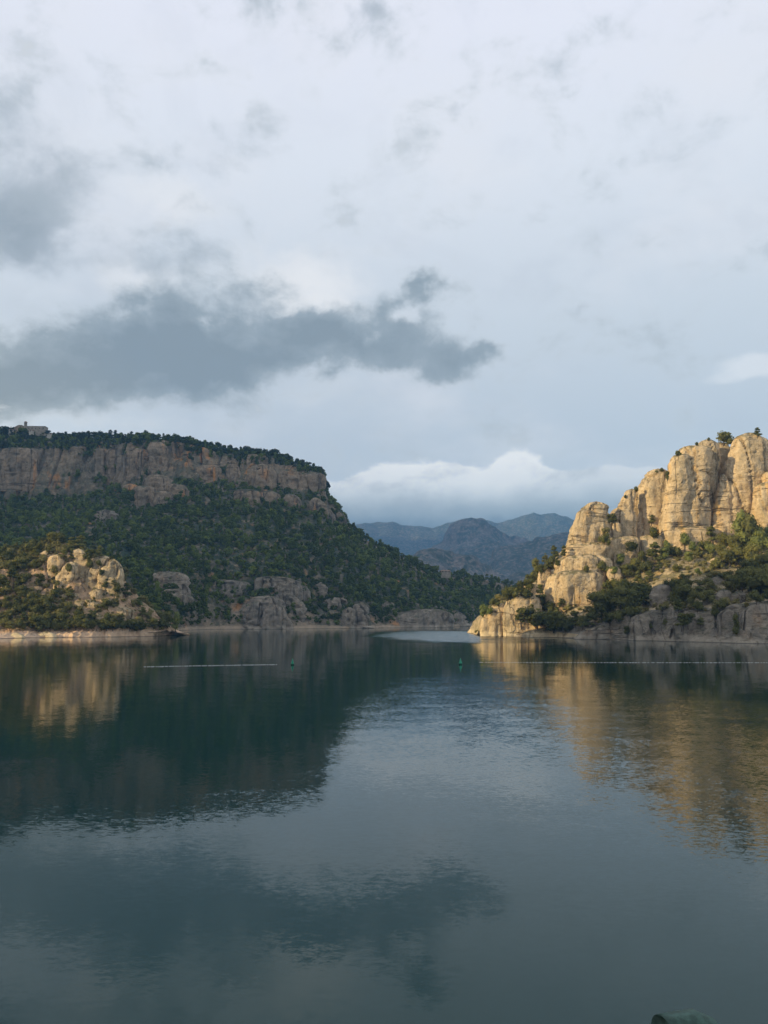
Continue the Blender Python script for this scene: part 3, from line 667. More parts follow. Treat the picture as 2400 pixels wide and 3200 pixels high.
range_('mountain', 2400, [(1150, 1800), (1270, 1765), (1289, 1742), (1318, 1724), (1354, 1722), (1383, 1739), (1409, 1757), (1434, 1748), (1470, 1750), (1506, 1768), (1542, 1786), (1580, 1796), (1600, 1782), (1646, 1776), (1720, 1800), (1850, 1840)], 1900, 500, M_FARR, 34, 3, .55)
range_('mountain', 3900, [(1200, 1800), (1330, 1722), (1362, 1706), (1398, 1681), (1434, 1657), (1459, 1646), (1506, 1641), (1548, 1653), (1607, 1664), (1665, 1682), (1750, 1720), (1900, 1780)], 1880, 1200, M_FARR, 75, 5, .5)
range_('mountain', 3100, [(1480, 1830), (1540, 1765), (1567, 1740), (1626, 1713), (1685, 1680), (1763, 1665), (1850, 1655), (1980, 1660), (2200, 1700)], 1880, 800, M_FARR, 38, 8, .1)
range_('mountain', 5800, [(980, 1654), (1090, 1645), (1200, 1641), (1350, 1645), (1480, 1640), (1567, 1633), (1610, 1622), (1646, 1616), (1724, 1620), (1787, 1633), (1900, 1650), (2200, 1680)], 1900, 1600, M_FARR, 60, 13, 0)

# ground sheet to the horizon, below the water line
mg = flat_mat('earth', (.12, .11, .07), .3, .95, .02)
g_o = mesh_obj('ground', [(-12000, -6000, -9), (12000, -6000, -9), (12000, 14000, -9), (-12000, 14000, -9)], [(0, 1, 2, 3)], mg, smooth=False)
tag(g_o, kind='structure')

# unseen hill added on the left, crest shaped to shade the right bank's foot
su, cu = math.sin(R(AZ)), math.cos(R(AZ)); TE = math.tan(R(EL))
def uv_xy(u, t): return u*cu + t*su, -u*su + t*cu
us = np.linspace(-420, 330, 110); ts = np.linspace(-620, -60, 80)
UU, TT = np.meshgrid(us, ts)
vtop = np.interp(us, [-420, -388, -378, -362, -345, -328, -311, -288, -260, 0, 150, 330], [-22, -4, 18, 46, 66, 82, 98, 116, 126, 126, 70, -30])
XX, YY = UU*cu+TT*su, -UU*su+TT*cu
crest = vtop[None, :]-(-330)*TE
prf = np.clip(1-np.abs(TT+330)/np.where(TT < -330, 290, 250), 0, 1)
ZZ = -9+(crest+9)*prf**.9
G = np.stack([XX, YY, ZZ], -1); G[..., 2] += fbm(G, 40, 4)*4*np.clip(ZZ/40, 0, 1)
idx = np.arange(G.shape[0]*G.shape[1]).reshape(G.shape[:2])
Fc = np.stack([idx[:-1, :-1], idx[:-1, 1:], idx[1:, 1:], idx[1:, :-1]], -1).reshape(-1, 4)
tag(mesh_obj('hill', G.reshape(-1, 3), Fc, M_SHORE, attrs={'soil': np.ones(G.size//3)}), kind='structure')

# cloud deck added out of view, its edge placed to shade the mesa
mc, tcn, bc, oc = newmat('shadow_cloud'); bc.inputs['Base Color'].default_value = (.85, .86, .88, 1)
UCUT = -500.0; ZC = 1500.0
uu = np.concatenate([np.linspace(UCUT, UCUT-400, 30), np.linspace(UCUT-450, -7500, 70)])
tcn_ = np.linspace(-2600, 3800, 90)
UU, TT = np.meshgrid(uu, tcn_); TT0 = TT-ZC/TE
UE = UU+fbm(np.stack([TT*1.0, TT*0, TT*0], -1), 500, 3)*12*np.exp(-(UCUT-UU)/150)
XX, YY = UE*cu+TT0*su, -UE*su+TT0*cu
edge = np.minimum.outer(np.minimum(np.arange(90), 89-np.arange(90)), np.minimum(np.arange(100), 99-np.arange(100)))
th_ = np.clip(edge/8, 0, 1)**.5
nn = fbm(np.stack([XX, YY, XX*0], -1), 420, 4)
top_ = np.stack([XX, YY, ZC+th_*(170+nn*110)], -1); bot = np.stack([XX, YY, ZC-th_*(30+nn*35)], -1)
nr, nc = XX.shape; idx = np.arange(nr*nc).reshape(nr, nc)
Ft = np.stack([idx[:-1, :-1], idx[:-1, 1:], idx[1:, 1:], idx[1:, :-1]], -1).reshape(-1, 4)
tag(mesh_obj('shadow_cloud', np.concatenate([top_.reshape(-1, 3), bot.reshape(-1, 3)]), np.concatenate([Ft, Ft[:, ::-1]+nr*nc]), mc), kind='structure')

bpy.context.view_layer.update()
DG = bpy.context.evaluated_depsgraph_get()
def hit(px, py):
    d = Vector(ray(px, py)).normalized()
    ok, loc, nrm, i, ob, m = S.ray_cast(DG, Vector((0, 0, H)), d)
    return (loc, nrm, ob) if ok and loc.z > -.5 and loc.y < 1500 else None

# ------------------------------------------------------------------ vegetation meshes
def crown_mesh(kind, nleaf, leaf, seed):
    r = np.random.default_rng(seed); C = []
    if kind == 'oak':
        for i in range(11):
            a = r.uniform(0, 6.28); q = r.uniform(.0, .34); C.append((q*math.cos(a), q*math.sin(a), r.uniform(.34, .78), r.uniform(.15, .26), .85))
    elif kind == 'pine':
        for i in range(15):
            h = r.uniform(.26, .97); a = r.uniform(0, 6.28); q = r.uniform(.3, 1)*.30*(1.08-h)**.7
            C.append((q*math.cos(a), q*math.sin(a), h, .17*(1.15-h)**.5+.03, .45))
    elif kind == 'shrub':
        for i in range(8):
            a = r.uniform(0, 6.28); q = r.uniform(0, .5); C.append((q*math.cos(a), q*math.sin(a), r.uniform(.2, .68), r.uniform(.2, .34), .9))
    elif kind == 'tall':
        for i in range(13):
            a = r.uniform(0, 6.28); h = r.uniform(.2, .9); q = r.uniform(0, .24)*(1.2-h); C.append((q*math.cos(a), q*math.sin(a), h, r.uniform(.12, .19), 1.05))
    elif kind == 'cypress':
        for i in range(9):
            h = .12+i*.09; C.append((0, 0, h, .10*(1.15-h)+.02, 1.3))
    C = np.array(C); w = C[:, 3]**2; k = r.choice(len(C), nleaf, p=w/w.sum())
    d = r.normal(size=(nleaf, 3)); d /= np.linalg.norm(d, axis=1)[:, None]
    rad = C[k, 3]*r.uniform(.72, 1.12, nleaf)
    p = C[k, :3]+d*np.stack([rad, rad, rad*C[k, 4]], -1)
    nrm = d+r.normal(size=(nleaf, 3))*.55; nrm /= np.linalg.norm(nrm, axis=1)[:, None]
    t1 = np.cross(nrm, r.normal(size=(nleaf, 3))); t1 /= np.linalg.norm(t1, axis=1)[:, None]; t2 = np.cross(nrm, t1)
    s = leaf*r.uniform(.6, 1.35, (nleaf, 1)); t1 = t1*s; t2 = t2*s*.7
    V = np.stack([p-t1, p-t2*.9, p+t1, p+t2], 1).reshape(-1, 3); Fq = np.arange(nleaf*4).reshape(-1, 4)
    # inner cores keep the crown from being see-through
    ico = [(0, 0, 1), (.89, 0, .45), (.28, .85, .45), (-.72, .53, .45), (-.72, -.53, .45), (.28, -.85, .45), (.72, .53, -.45), (-.28, .85, -.45), (-.89, 0, -.45), (-.28, -.85, -.45), (.72, -.53, -.45), (0, 0, -1)]
    icf = [(0, 1, 2), (0, 2, 3), (0, 3, 4), (0, 4, 5), (0, 5, 1), (1, 6, 2), (2, 7, 3), (3, 8, 4), (4, 9, 5), (5, 10, 1), (6, 7, 2), (7, 8, 3), (8, 9, 4), (9, 10, 5), (10, 6, 1), (11, 7, 6), (11, 8, 7), (11, 9, 8), (11, 10, 9), (11, 6, 10)]
    ico = np.array(ico); cv = []; cf = []
    for c in C:
        cf += [(a+len(V)+len(cv)*12, b+len(V)+len(cv)*12, d_+len(V)+len(cv)*12, d_+len(V)+len(cv)*12) for a, b, d_ in icf]
        cv.append(c[:3]+ico*np.array([c[3], c[3], c[3]*c[4]])*.78*r.uniform(.85, 1.1, (12, 1)))
    return V, Fq, np.concatenate(cv), np.array(cf)[:, :3]
def tris(Fq): return np.concatenate([Fq[:, [0, 1, 2]], Fq[:, [0, 2, 3]]])
def full_crown(kind, nleaf, leaf, seed):
    V, Fq, cv, cf = crown_mesh(kind, nleaf, leaf, seed)
    return np.concatenate([V, cv]), np.concatenate([tris(Fq), cf])
def trunk_mesh(kind, seed):
    r = np.random.default_rng(seed); V = []; Fc = []
    def tube(p, rad, n=7):
        b0 = len(V)
        for i, (q, rr) in enumerate(zip(p, rad)):
            for k in range(n): a = 2*math.pi*k/n; V.append((q[0]+rr*math.cos(a), q[1]+rr*math.sin(a), q[2]))
        for i in range(len(p)-1):
            for k in range(n): Fc.append((b0+i*n+k, b0+i*n+(k+1) % n, b0+(i+1)*n+(k+1) % n, b0+(i+1)*n+k))
    top = {'pine': .95, 'tall': .85, 'cypress': .9}.get(kind, .6); w = .022
    tube([(0, 0, -.12), (.01, 0, .2*top), (-.012, .01, .6*top), (0, 0, top)], [w*1.25, w, w*.6, w*.2])
    for i in range(6):
        a = r.uniform(0, 6.28); h = top*r.uniform(.3, .8); L = r.uniform(.16, .28) if kind != 'cypress' else .06
        tube([(0, 0, h), (L*.5*math.cos(a), L*.5*math.sin(a), h+L*.35), (L*math.cos(a), L*math.sin(a), h+L*.6)], [w*.5, w*.35, w*.12], 5)
    return V, Fc
PROTO = {}
def proto(kind, mat, k):
    key = (kind, mat.name, k)
    if key not in PROTO:
        nl_, lf = {'oak': (900, .042), 'pine': (900, .036), 'shrub': (560, .060), 'tall': (900, .036), 'cypress': (300, .03)}[kind]
        V, Fc = full_crown(kind, nl_, lf, 100+k*13+len(kind))
        o = mesh_obj('crown', V, Fc, mat, smooth=False); me = o.data; bpy.data.objects.remove(o)
        V, Fc = trunk_mesh(kind, 50+k)
        o = mesh_obj('trunk', V, Fc, M_BARK); mt = o.data; bpy.data.objects.remove(o)
        PROTO[key] = (me, mt)
    return PROTO[key]
PLACED = []
def tree(loc, h, kind, mat, label, group=None, wide=1.0, trunk=True, name=None):
    nm = name or {'oak': 'oak_tree', 'pine': 'pine_tree', 'shrub': 'bush', 'tall': 'tree', 'cypress': 'cypress_tree'}[kind]
    me, mt = proto(kind, mat, random.randint(0, 3))
    e = bpy.data.objects.new(nm, None); COL.objects.link(e); e.location = loc; e.rotation_euler = (random.uniform(-.06, .06), random.uniform(-.06, .06), random.uniform(0, 6.28)); e.empty_display_size = .5
    e.scale = (h*wide, h*wide, h)
    tag(e, label, {'shrub': 'bush'}.get(kind, 'tree'), group)
    c = bpy.data.objects.new('crown', me); COL.objects.link(c); c.parent = e
    if kind != 'shrub' or trunk:
        t = bpy.data.objects.new('trunk', mt); COL.objects.link(t); t.parent = e
    PLACED.append((loc.x, loc.y, h)); return e
MISS = [0]
def plant(px, py, hpx, kind, mat, label, group=None, wide=1.0, fallY=None):
    hh_ = hit(px, py)
    if hh_ is None:
        for dy_ in range(2, 60, 3):
            hh_ = hit(px, py+dy_)
            if hh_: break
    if hh_ is None: MISS[0] += 1; return None
    loc = hh_[0]
    return tree(Vector((loc.x, loc.y, loc.z-.3)), hpx*loc.y/F, kind, mat, label, group, wide)

# trees one can single out
one = [
 (2261, 1392, 52, 'shrub', L_OAK, 'round dark green oak bush in the notch between the two highest rock summits', 1.15),
 (2366, 1368, 36, 'pine', L_PINE, 'small pine standing alone on the highest right hand rock summit', 1.1),
 (2118, 1424, 22, 'shrub', L_OAK, 'small bush clinging to the left shoulder of the broad tall rock tower', .8),
 (2178, 1392, 15, 'shrub', L_OAK, 'low bush on the sloping top of the broad rock tower, left of its highest point', .9),
 (2216, 1376, 13, 'shrub', L_OAK, 'tiny bush on top of the broad rock tower beside the big round bush', .9),
 (2066, 1474, 17, 'shrub', L_OAK, 'bush with bent branches on top of the smooth third rock tower', .9),
 (2052, 1478, 12, 'shrub', L_OAK, 'tiny bush at the left of the top of the smooth third rock tower', .9),
 (2086, 1505, 38, 'tall', L_OAK, 'narrow green tree in the cleft between third tower and broad tower', .9),
 (1986, 1536, 22, 'shrub', L_OAK, 'round bush on the tip of the slim second rock tower', .75),
 (1955, 1556, 14, 'shrub', L_OAK, 'tiny bush on the left edge near the tip of the slim second rock tower', .8),
 (1914, 1640, 40, 'oak', L_OAK, 'dark tree in the gap between the domed first tower and slim second tower', .9),
 (1888, 1700, 42, 'shrub', L_OAK, 'brownish bush on the right flank of the domed first rock tower', .7),
 (1893, 1675, 34, 'shrub', L_SCRUB, 'dry olive scrub bush high on right flank of the domed rock tower', .7),
 (2036, 1640, 34, 'pine', L_PINE, 'flat topped pine above the round bush at the foot of third rock tower', 1.4),
 (2042, 1682, 44, 'shrub', L_OAK, 'round dark bush at the foot of the smooth third rock tower', .9),
 (2320, 1720, 150, 'tall', L_PALE, 'tallest pale green broadleaf tree under the right hand rock towers', .8),
 (2352, 1722, 128, 'oak', L_OAK, 'big dark green tree just right of the tallest pale tree', .7),
 (2046, 1765, 74, 'pine', L_PINE, 'pine with flat tiered branches below the second and third towers', 1.2),
 (1974, 1740, 58, 'oak', L_OAK, 'dark oak at the foot of the slim second rock tower', .9),
 (2140, 1716, 60, 'oak', L_PALE, 'pale green tree under the broad rock tower', .9),
 (2084, 1718, 38, 'shrub', L_PALE, 'bright green bush left of the pale tree under the broad tower', .8),
 (2228, 1700, 62, 'pine', L_PINE, 'pine in front of the yellow stained foot of the broad tower', 1.0),
 (1519, 1926, 46, 'shrub', L_PALE, 'bright yellow green bush at the outermost point of the right bank', .9),
 (1586, 1888, 62, 'oak', L_OAK, 'rounded olive green tree above the pale rocks of the point', .8),
 (1628, 1860, 50, 'oak', L_OAK, 'rounded tree to the right of and above the one on the point', .85),
 (1733, 1760, 58, 'pine', L_PINE, 'tallest pine of the ridge left of the domed rock tower', .9),
 (1702, 1762, 36, 'pine', L_PINE, 'small pine left of the tallest pine on the low ridge', 1.0),
 (1675, 1812, 66, 'tall', L_PINE, 'feathery pine on the low ridge above the small pointed rock', .9),
 (1720, 1790, 50, 'oak', L_OAK, 'bushy oak under the tallest pine of the low ridge', .9),
 (1762, 1745, 44, 'pine', L_PINE, 'pine touching the left side of the domed tower ledges', .8),
 (1832, 1786, 24, 'shrub', L_OAK, 'small round bush on the ledge of the layered rock face', 1.0),
 (1885, 1798, 52, 'oak', L_OAK, 'dark oak at the right end of the layered rock ledges', .9),
 (1760, 1894, 32, 'shrub', L_OAK, 'bush growing out of the middle of the big rounded rock face', .8),
 (2304, 1985, 66, 'tall', L_OAK, 'dark narrow tree hanging in the crack of the shaded shore cliff', .7),
 (2236, 1936, 48, 'oak', L_OAK, 'dark tree on a ledge of the shaded shore cliff under the boulder', .8),
 (2012, 1868, 48, 'shrub', L_PALE, 'bright green bush at the edge of the shade below the second tower', .9),
 (333, 1971, 62, 'tall', L_PINE, 'tallest shoreline tree of the sunny promontory, conical and olive green', .9),
 (548, 1972, 60, 'tall', L_PALE, 'tree with sunlit yellow top near the tip of the left promontory', .8),
 (434, 1896, 36, 'pine', L_PALE, 'small yellowish pine on the bare slope right of the big promontory rocks', .9),
 (392, 1868, 52, 'pine', L_PINE, 'sunlit pine against the shade, just right of the big promontory rocks', .9),
 (365, 1862, 48, 'oak', L_OAK, 'rounded oak in front of the right hand promontory rock', .9),
 (347, 1748, 16, 'shrub', L_OAK, 'tiny bush on the top of the big rounded promontory rock', .9),
 (253, 1716, 48, 'pine', L_PINE, 'spreading pine on the promontory skyline left of the big rocks', 1.2),
 (292, 1732, 46, 'pine', L_PINE, 'leaning pine on the skyline nearest to the big promontory rock', 1.1),
]
for px, py, h, kind, mat, lab, w in one: plant(px, py, h, kind, mat, lab, None, w)
ORD = 'leftmost,second,third,fourth,fifth,sixth,seventh,eighth,ninth,tenth,eleventh,twelfth,thirteenth,fourteenth,fifteenth,sixteenth,seventeenth,eighteenth,nineteenth,twentieth'.split(',')
KW = {'oak': 'rounded broad', 'pine': 'feathery pine', 'shrub': 'low bushy', 'tall': 'slender upright'}
def many(lst, label, group, kinds, wide=(.8, 1.05)):
    items = []
    for (px, py, h) in lst:
        kind, mat = random.choice(kinds)
        items.append((px, py, h*random.uniform(.9, 1.1), kind, mat, random.uniform(*wide)*(1.1 if kind == 'shrub' else 1)))
    for key in sorted(set((i[3], i[4].name) for i in items)):       # number each kind from left to right
        sub = sorted([i for i in items if (i[3], i[4].name) == key]); nn_ = len(sub)
        for q, it in enumerate(sub):
            word = KW[it[3]]+(' pale green' if it[4] is L_PALE else '')+(' tree' if it[3] != 'shrub' else ' bush')
            word = word.replace('pine tree', 'pine').replace('pine pale green tree', 'pale pine')
            if nn_ == 1: pre = 'the one '
            elif q < nn_/2: pre = ORD[q]+(' from left ' if q else ' ')
            else: pre = 'rightmost ' if q == nn_-1 else ORD[nn_-1-q]+' from right '
            plant(it[0], it[1], it[2], it[3], it[4], pre+word+' '+label, group, it[5])
OP = [('oak', L_OAK), ('oak', L_OAK), ('pine', L_PINE), ('shrub', L_OAK)]
many([(1880, 1935, 85), (1910, 1930, 92), (1940, 1918, 85), (1975, 1908, 88), (2010, 1900, 78), (2035, 1892, 60), (1860, 1948, 62), (1895, 1885, 72), (1925, 1872, 72), (1955, 1885, 76), (1990, 1872, 64), (1868, 1900, 60), (1838, 1962, 55), (1945, 1850, 50),
      (1820, 1968, 48), (1905, 1955, 50), (1935, 1945, 50), (1970, 1935, 48)], 'of the dark grove below the domed tower', 'dark grove below the domed rock tower', OP)
many([(1628, 1958, 56), (1650, 1962, 64), (1680, 1968, 74), (1705, 1970, 80), (1730, 1968, 68), (1755, 1970, 58), (1780, 1972, 52), (1800, 1966, 64), (1664, 1925, 40), (1695, 1905, 50), (1688, 1880, 60), (1715, 1920, 44), (1742, 1930, 40)],
     'of the thicket behind the pale point rocks', 'thicket on the point of the right bank', OP)
many([(1545, 1893, 30), (1605, 1868, 40), (1650, 1850, 44), (1660, 1828, 38), (1690, 1800, 40), (1742, 1772, 36), (1640, 1872, 40)], 'on the low ridge left of the towers', 'trees on the low ridge of the right bank', OP)
many([(2320, 1850, 80), (2350, 1862, 92), (2380, 1858, 105), (2412, 1855, 105), (2340, 1812, 76), (2390, 1798, 88), (2290, 1850, 56), (2365, 1890, 50), (2400, 1880, 50), (2450, 1850, 100), (2500, 1850, 90)],
     'of the dark clump at the right edge', 'dark clump at the right edge', [('oak', L_OAK), ('shrub', L_OAK)], (.9, 1.15))
many([(2115, 1875, 66), (2140, 1888, 72), (2165, 1896, 66), (2120, 1915, 50), (2190, 1870, 56), (2150, 1850, 50), (2100, 1845, 48), (2210, 1880, 48), (2180, 1915, 46), (2225, 1850, 40), (2130, 1965, 52), (2150, 1960, 46), (2080, 1955, 30), (2260, 1900, 34), (2190, 1958, 34), (1960, 1985, 34), (2030, 1965, 30)],
     'in shade above the grey right shore cliff', 'shaded trees above the shore cliff', OP)
many([(2290, 1730, 70), (2280, 1770, 60), (2310, 1765, 66), (2345, 1770, 74), (2375, 1740, 90), (2395, 1700, 60), (2330, 1690, 50), (2265, 1715, 55), (2250, 1745, 48), (2225, 1740, 46), (2200, 1722, 40), (2185, 1745, 42), (2165, 1730, 46),
      (2120, 1745, 46), (2100, 1738, 42), (2150, 1762, 44), (2075, 1750, 50), (2060, 1790, 44), (2020, 1790, 52), (1985, 1790, 52), (1960, 1810, 50), (1995, 1828, 50), (2030, 1818, 44), (1940, 1770, 46), (1920, 1800, 36), (2380, 1660, 50), (2010, 1760, 48), (2240, 1780, 34), (2110, 1790, 30), (2180, 1800, 34), (2210, 1830, 36), (2270, 1810, 36), (2130, 1820, 34)],
     'of the belt under the rock towers', 'trees below the rock towers', [('oak', L_OAK), ('oak', L_PALE), ('pine', L_PINE), ('shrub', L_OAK), ('oak', L_OAK)])
# promontory
pl = []
for px in (30, 62, 112, 140, 170, 205, 235, 262, 290, 318, 352, 382, 405, 440, 480, 505): pl.append((px, 1971-(.09*max(0, px-420)), random.uniform(34, 50)))
many(pl, 'of the row behind the bare orange shoreline', 'row of trees along the sunny shoreline', [('oak', L_OAK), ('shrub', L_OAK), ('tall', L_PINE)], (.8, 1.1))
pl = [(163, 1706, 46), (190, 1704, 44), (135, 1708, 36), (105, 1712, 32), (75, 1712, 34), (50, 1718, 30), (20, 1730, 34), (222, 1712, 38), (310, 1745, 40), (-5, 1740, 34)]
many(pl, 'on the skyline of the left promontory', 'pines along the promontory skyline', [('pine', L_PINE), ('oak', L_OAK), ('pine', L_PINE)], (.9, 1.2))
pl = []
rr = random.Random(5)
def inprom(px, py):
    top = np.interp(px, [0, 160, 300, 385, 430, 480, 540], [1730, 1712, 1745, 1830, 1875, 1915, 1955]); return py > top
while len(pl) < 92:
    px = rr.uniform(-10, 530); py = rr.uniform(1715, 1962)
    if not inprom(px, py): continue
    if 95 < px < 390 and 1735 < py < 1850 and rr.random() < .82: continue
    if px > 230 and 1840 < py < 1925 and rr.random() < .80: continue
    pl.append((px, py, rr.uniform(28, 46)))
pl.sort(key=lambda a: a[1])
for lo_, hi_, wh in ((-20, 180, 'left'), (180, 360, 'middle'), (360, 600, 'right')):
    for y0_, y1_, wv_ in ((0, 1800, 'top'), (1800, 1880, 'mid height'), (1880, 2000, 'lower')):
        sub = [p for p in pl if lo_ <= p[0] < hi_ and y0_ <= p[1] < y1_]
        if sub: many(sub, 'on the %s %s slope of the promontory' % (wv_, wh), 'trees on the promontory slope', [('oak', L_OAK), ('shrub', L_OAK), ('pine', L_PINE)], (.8, 1.1))
# mesa rim
rimx = [-10, 2, 14, 26, 168, 186, 197, 214, 232, 247, 262, 278, 296, 312, 328, 345, 360, 376, 392, 410, 424, 440, 458, 476, 494, 512, 530, 548, 566, 585, 604, 622, 640, 660, 680, 700, 718, 736, 752, 772, 790, 808, 826, 845, 862, 880, 896, 912, 928, 945, 960, 976, 990, 1003]
def surf(info, px, t):
    i = int(np.argmin(np.abs(info['px']-px))); j = int(np.argmin(np.abs(info['tt'][:, 0]-t))); return Vector(info['G'][j, i])
for px in rimx:
    p = surf(MI, px, 5.95)
    tree(Vector((p.x, p.y, p.z-1.2)), random.uniform(7, 10.5), random.choice(['oak', 'shrub', 'oak', 'pine']), L_RIM, 'dark round tree silhouetted on the cliff top of the mesa', 'trees along the mesa rim', random.uniform(.9, 1.3))
# slope edge trees, against the far mountains
for px in [1024, 1034, 1044, 1056, 1066, 1078, 1090, 1102, 1116, 1130, 1145, 1160, 1176, 1192, 1208, 1226, 1244, 1262, 1280, 1300, 1320, 1342, 1362, 1410, 1428, 1446, 1464, 1484, 1505]:
    p = surf(MI, px, 5.9)
    tree(Vector((p.x, p.y, p.z-1)), random.uniform(5, 8.5), random.choice(['oak', 'pine', 'oak']), L_FOREST, 'small tree on the mesa slope skyline against the blue mountains', 'trees on the slope skyline', random.uniform(.8, 1.2))
print('individual trees', len(PLACED), 'missed', MISS[0])

# forest cover: one object of thousands of crowns
def scatter(name, info, n_, trange, size, variants, mat, keep, seed, sink=.1, pxr=None):
    r = np.random.default_rng(seed); G_ = info['G']; N_ = info['N']; tt = info['tt'][:, 0]
    j0, j1 = np.searchsorted(tt, trange[0]), np.searchsorted(tt, trange[1])-1
    A = np.linalg.norm(np.cross(np.gradient(G_, axis=1), np.gradient(G_, axis=0)), axis=2)[j0:j1]
    if pxr is not None: A = A*((info['px'] > pxr[0]) & (info['px'] < pxr[1]))[None, :]
    w = (A/A.sum()).ravel(); k = r.choice(len(w), n_*3, p=w); jj, ii = np.unravel_index(k, A.shape); jj = jj+j0
    jj = np.clip(jj, 1, G_.shape[0]-2); ii = np.clip(ii, 1, G_.shape[1]-2)
    p = G_[jj, ii]+(G_[jj, ii+1]-G_[jj, ii])*r.uniform(0, 1, (len(k), 1))+(G_[jj+1, ii]-G_[jj, ii])*r.uniform(0, 1, (len(k), 1))
    ok = keep(p, tt[jj], info['px'][ii], N_[jj, ii], r); p = p[ok][:n_]
    Vs = []; Fs = []; Ts = []; off = 0
    for q in p:
        V, Fc = variants[r.integers(len(variants))]
        h = r.uniform(*size)*r.choice([.55, .8, 1.0, 1.0, 1.15, 1.45]); a = r.uniform(0, 6.28); ca, sa = math.cos(a)*h*r.uniform(.9, 1.25), math.sin(a)*h
        Vs.append(V@np.array([[ca, sa, 0], [-sa, ca, 0], [0, 0, h]])+q-np.array([0, 0, h*sink]))
        Fs.append(Fc+off); off += len(V); Ts.append(np.full(len(V), r.uniform(0, 1)))
    o = mesh_obj(name, np.concatenate(Vs), np.concatenate(Fs), mat, smooth=False, attrs={'tint': np.concatenate(Ts)})
    print(name, len(p)); return o
lo_oak = [full_crown('oak', 95, .10, 300+i) for i in range(5)]+[full_crown('tall', 95, .075, 310+i) for i in range(2)]+[full_crown('pine', 95, .075, 320+i) for i in range(3)]
def keep_mesa(p, t, px, N, r):
    ok = np.ones(len(p), bool)
    rocky = (t < 1.0) & (fbm(p, 28, 2, .5, 3) > .12)
    ok &= ~(rocky & (r.uniform(0, 1, len(p)) < .78))
    cl = (t > 3.9) & (t < 5.0) & (px < 1020)
    led = fbm(p*np.array([1, .3, 1.9]), 34, 3, .55, 6)+.30*(t > 4.78)-.05
    ok &= ~(cl & (led < .26))
    ok &= p[:, 2] > 3.5
    gul = ridge(p*np.array([1, .35, .35]), 60, 2, .5, 4)
    ok &= ~((gul > .90) & (t < 3.8) & (r.uniform(0, 1, len(p)) < .55))
    return ok
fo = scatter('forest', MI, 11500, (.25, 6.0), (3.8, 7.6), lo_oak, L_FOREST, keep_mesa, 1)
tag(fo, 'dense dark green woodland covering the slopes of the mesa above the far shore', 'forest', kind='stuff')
lo_sh = [full_crown('shrub', 60, .13, 400+i) for i in range(5)]
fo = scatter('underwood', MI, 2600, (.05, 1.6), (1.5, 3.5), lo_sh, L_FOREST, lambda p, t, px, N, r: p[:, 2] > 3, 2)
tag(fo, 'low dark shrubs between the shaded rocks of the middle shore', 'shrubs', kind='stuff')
fo = scatter('rim_wood', MI, 1100, (4.97, 6.2), (4.5, 7.5), lo_oak, L_RIM, lambda p, t, px, N, r: px < 1016, 4)
tag(fo, 'dark evergreen wood covering the top of the mesa behind the rim trees', 'forest', kind='stuff')
md = [full_crown('shrub', 120, .10, 500+i) for i in range(6)]
fo = scatter('scrub', RI, 2300, (.9, 3.6), (1.1, 3.0), md, L_SCRUB, lambda p, t, px, N, r: (fbm(p, 14, 2, .5, 2) > -.25), 5)
tag(fo, 'low olive scrub growing all over the slope below the rock towers', 'scrub', kind='stuff')
fo = scatter('scrub', PI_, 1900, (1.05, 4.0), (1.2, 3.4), md, L_SCRUB, lambda p, t, px, N, r: (p[:, 2] > 3) & ((px < 200) | (r.uniform(0, 1, len(p)) < .35)) & ~((t > 2.05) & (t < 3) & (r.uniform(0, 1, len(p)) < .75)), 6)
tag(fo, 'low olive scrub covering the sunny promontory between its trees', 'scrub', kind='stuff')

# ------------------------------------------------------------------ little builders
class MB:
    def __init__(s): s.v = []; s.f = []
    def box(s, c, d, rz=0):
        b = len(s.v); ca, sa = math.cos(rz), math.sin(rz)
        for z in (-.5, .5):
            for x, y in ((-.5, -.5), (.5, -.5), (.5, .5), (-.5, .5)):
                X, Y = x*d[0], y*d[1]; s.v.append((c[0]+X*ca-Y*sa, c[1]+X*sa+Y*ca, c[2]+z*d[2]))
        s.f += [tuple(b+i for i in q) for q in ((0, 3, 2, 1), (4, 5, 6, 7), (0, 1, 5, 4), (1, 2, 6, 5), (2, 3, 7, 6), (3, 0, 4, 7))]
    def lathe(s, c, pr, n=24):
        b = len(s.v)
        for r, z in pr:
            for k in range(n): a = 2*math.pi*k/n; s.v.append((c[0]+r*math.cos(a), c[1]+r*math.sin(a), c[2]+z))
        for i in range(len(pr)-1):
            for k in range(n): s.f.append((b+i*n+k, b+i*n+(k+1) % n, b+(i+1)*n+(k+1) % n, b+(i+1)*n+k))
    def hip(s, c, d, h, rz=0, ridge_=.5):
        b = len(s.v); ca, sa = math.cos(rz), math.sin(rz)
        for x, y, z in ((-.5, -.5, 0), (.5, -.5, 0), (.5, .5, 0), (-.5, .5, 0), (-.5*ridge_, 0, h), (.5*ridge_, 0, h)):
            X, Y = x*d[0], y*d[1]; s.v.append((c[0]+X*ca-Y*sa, c[1]+X*sa+Y*ca, c[2]+z))
        s.f += [(b, b+1, b+5, b+4), (b+2, b+3, b+4, b+5), (b+1, b+2, b+5), (b+3, b, b+4), (b+3, b+2, b+1, b)]
    def build(s, name, mat, parent=None, smooth=False):
        return mesh_obj(name, s.v, s.f, mat, parent, smooth)
def empty(name, loc, label, cat, group=None, rz=0):
    e = bpy.data.objects.new(name, None); COL.objects.link(e); e.location = loc; e.rotation_euler.z = rz
    return tag(e, label, cat, group)

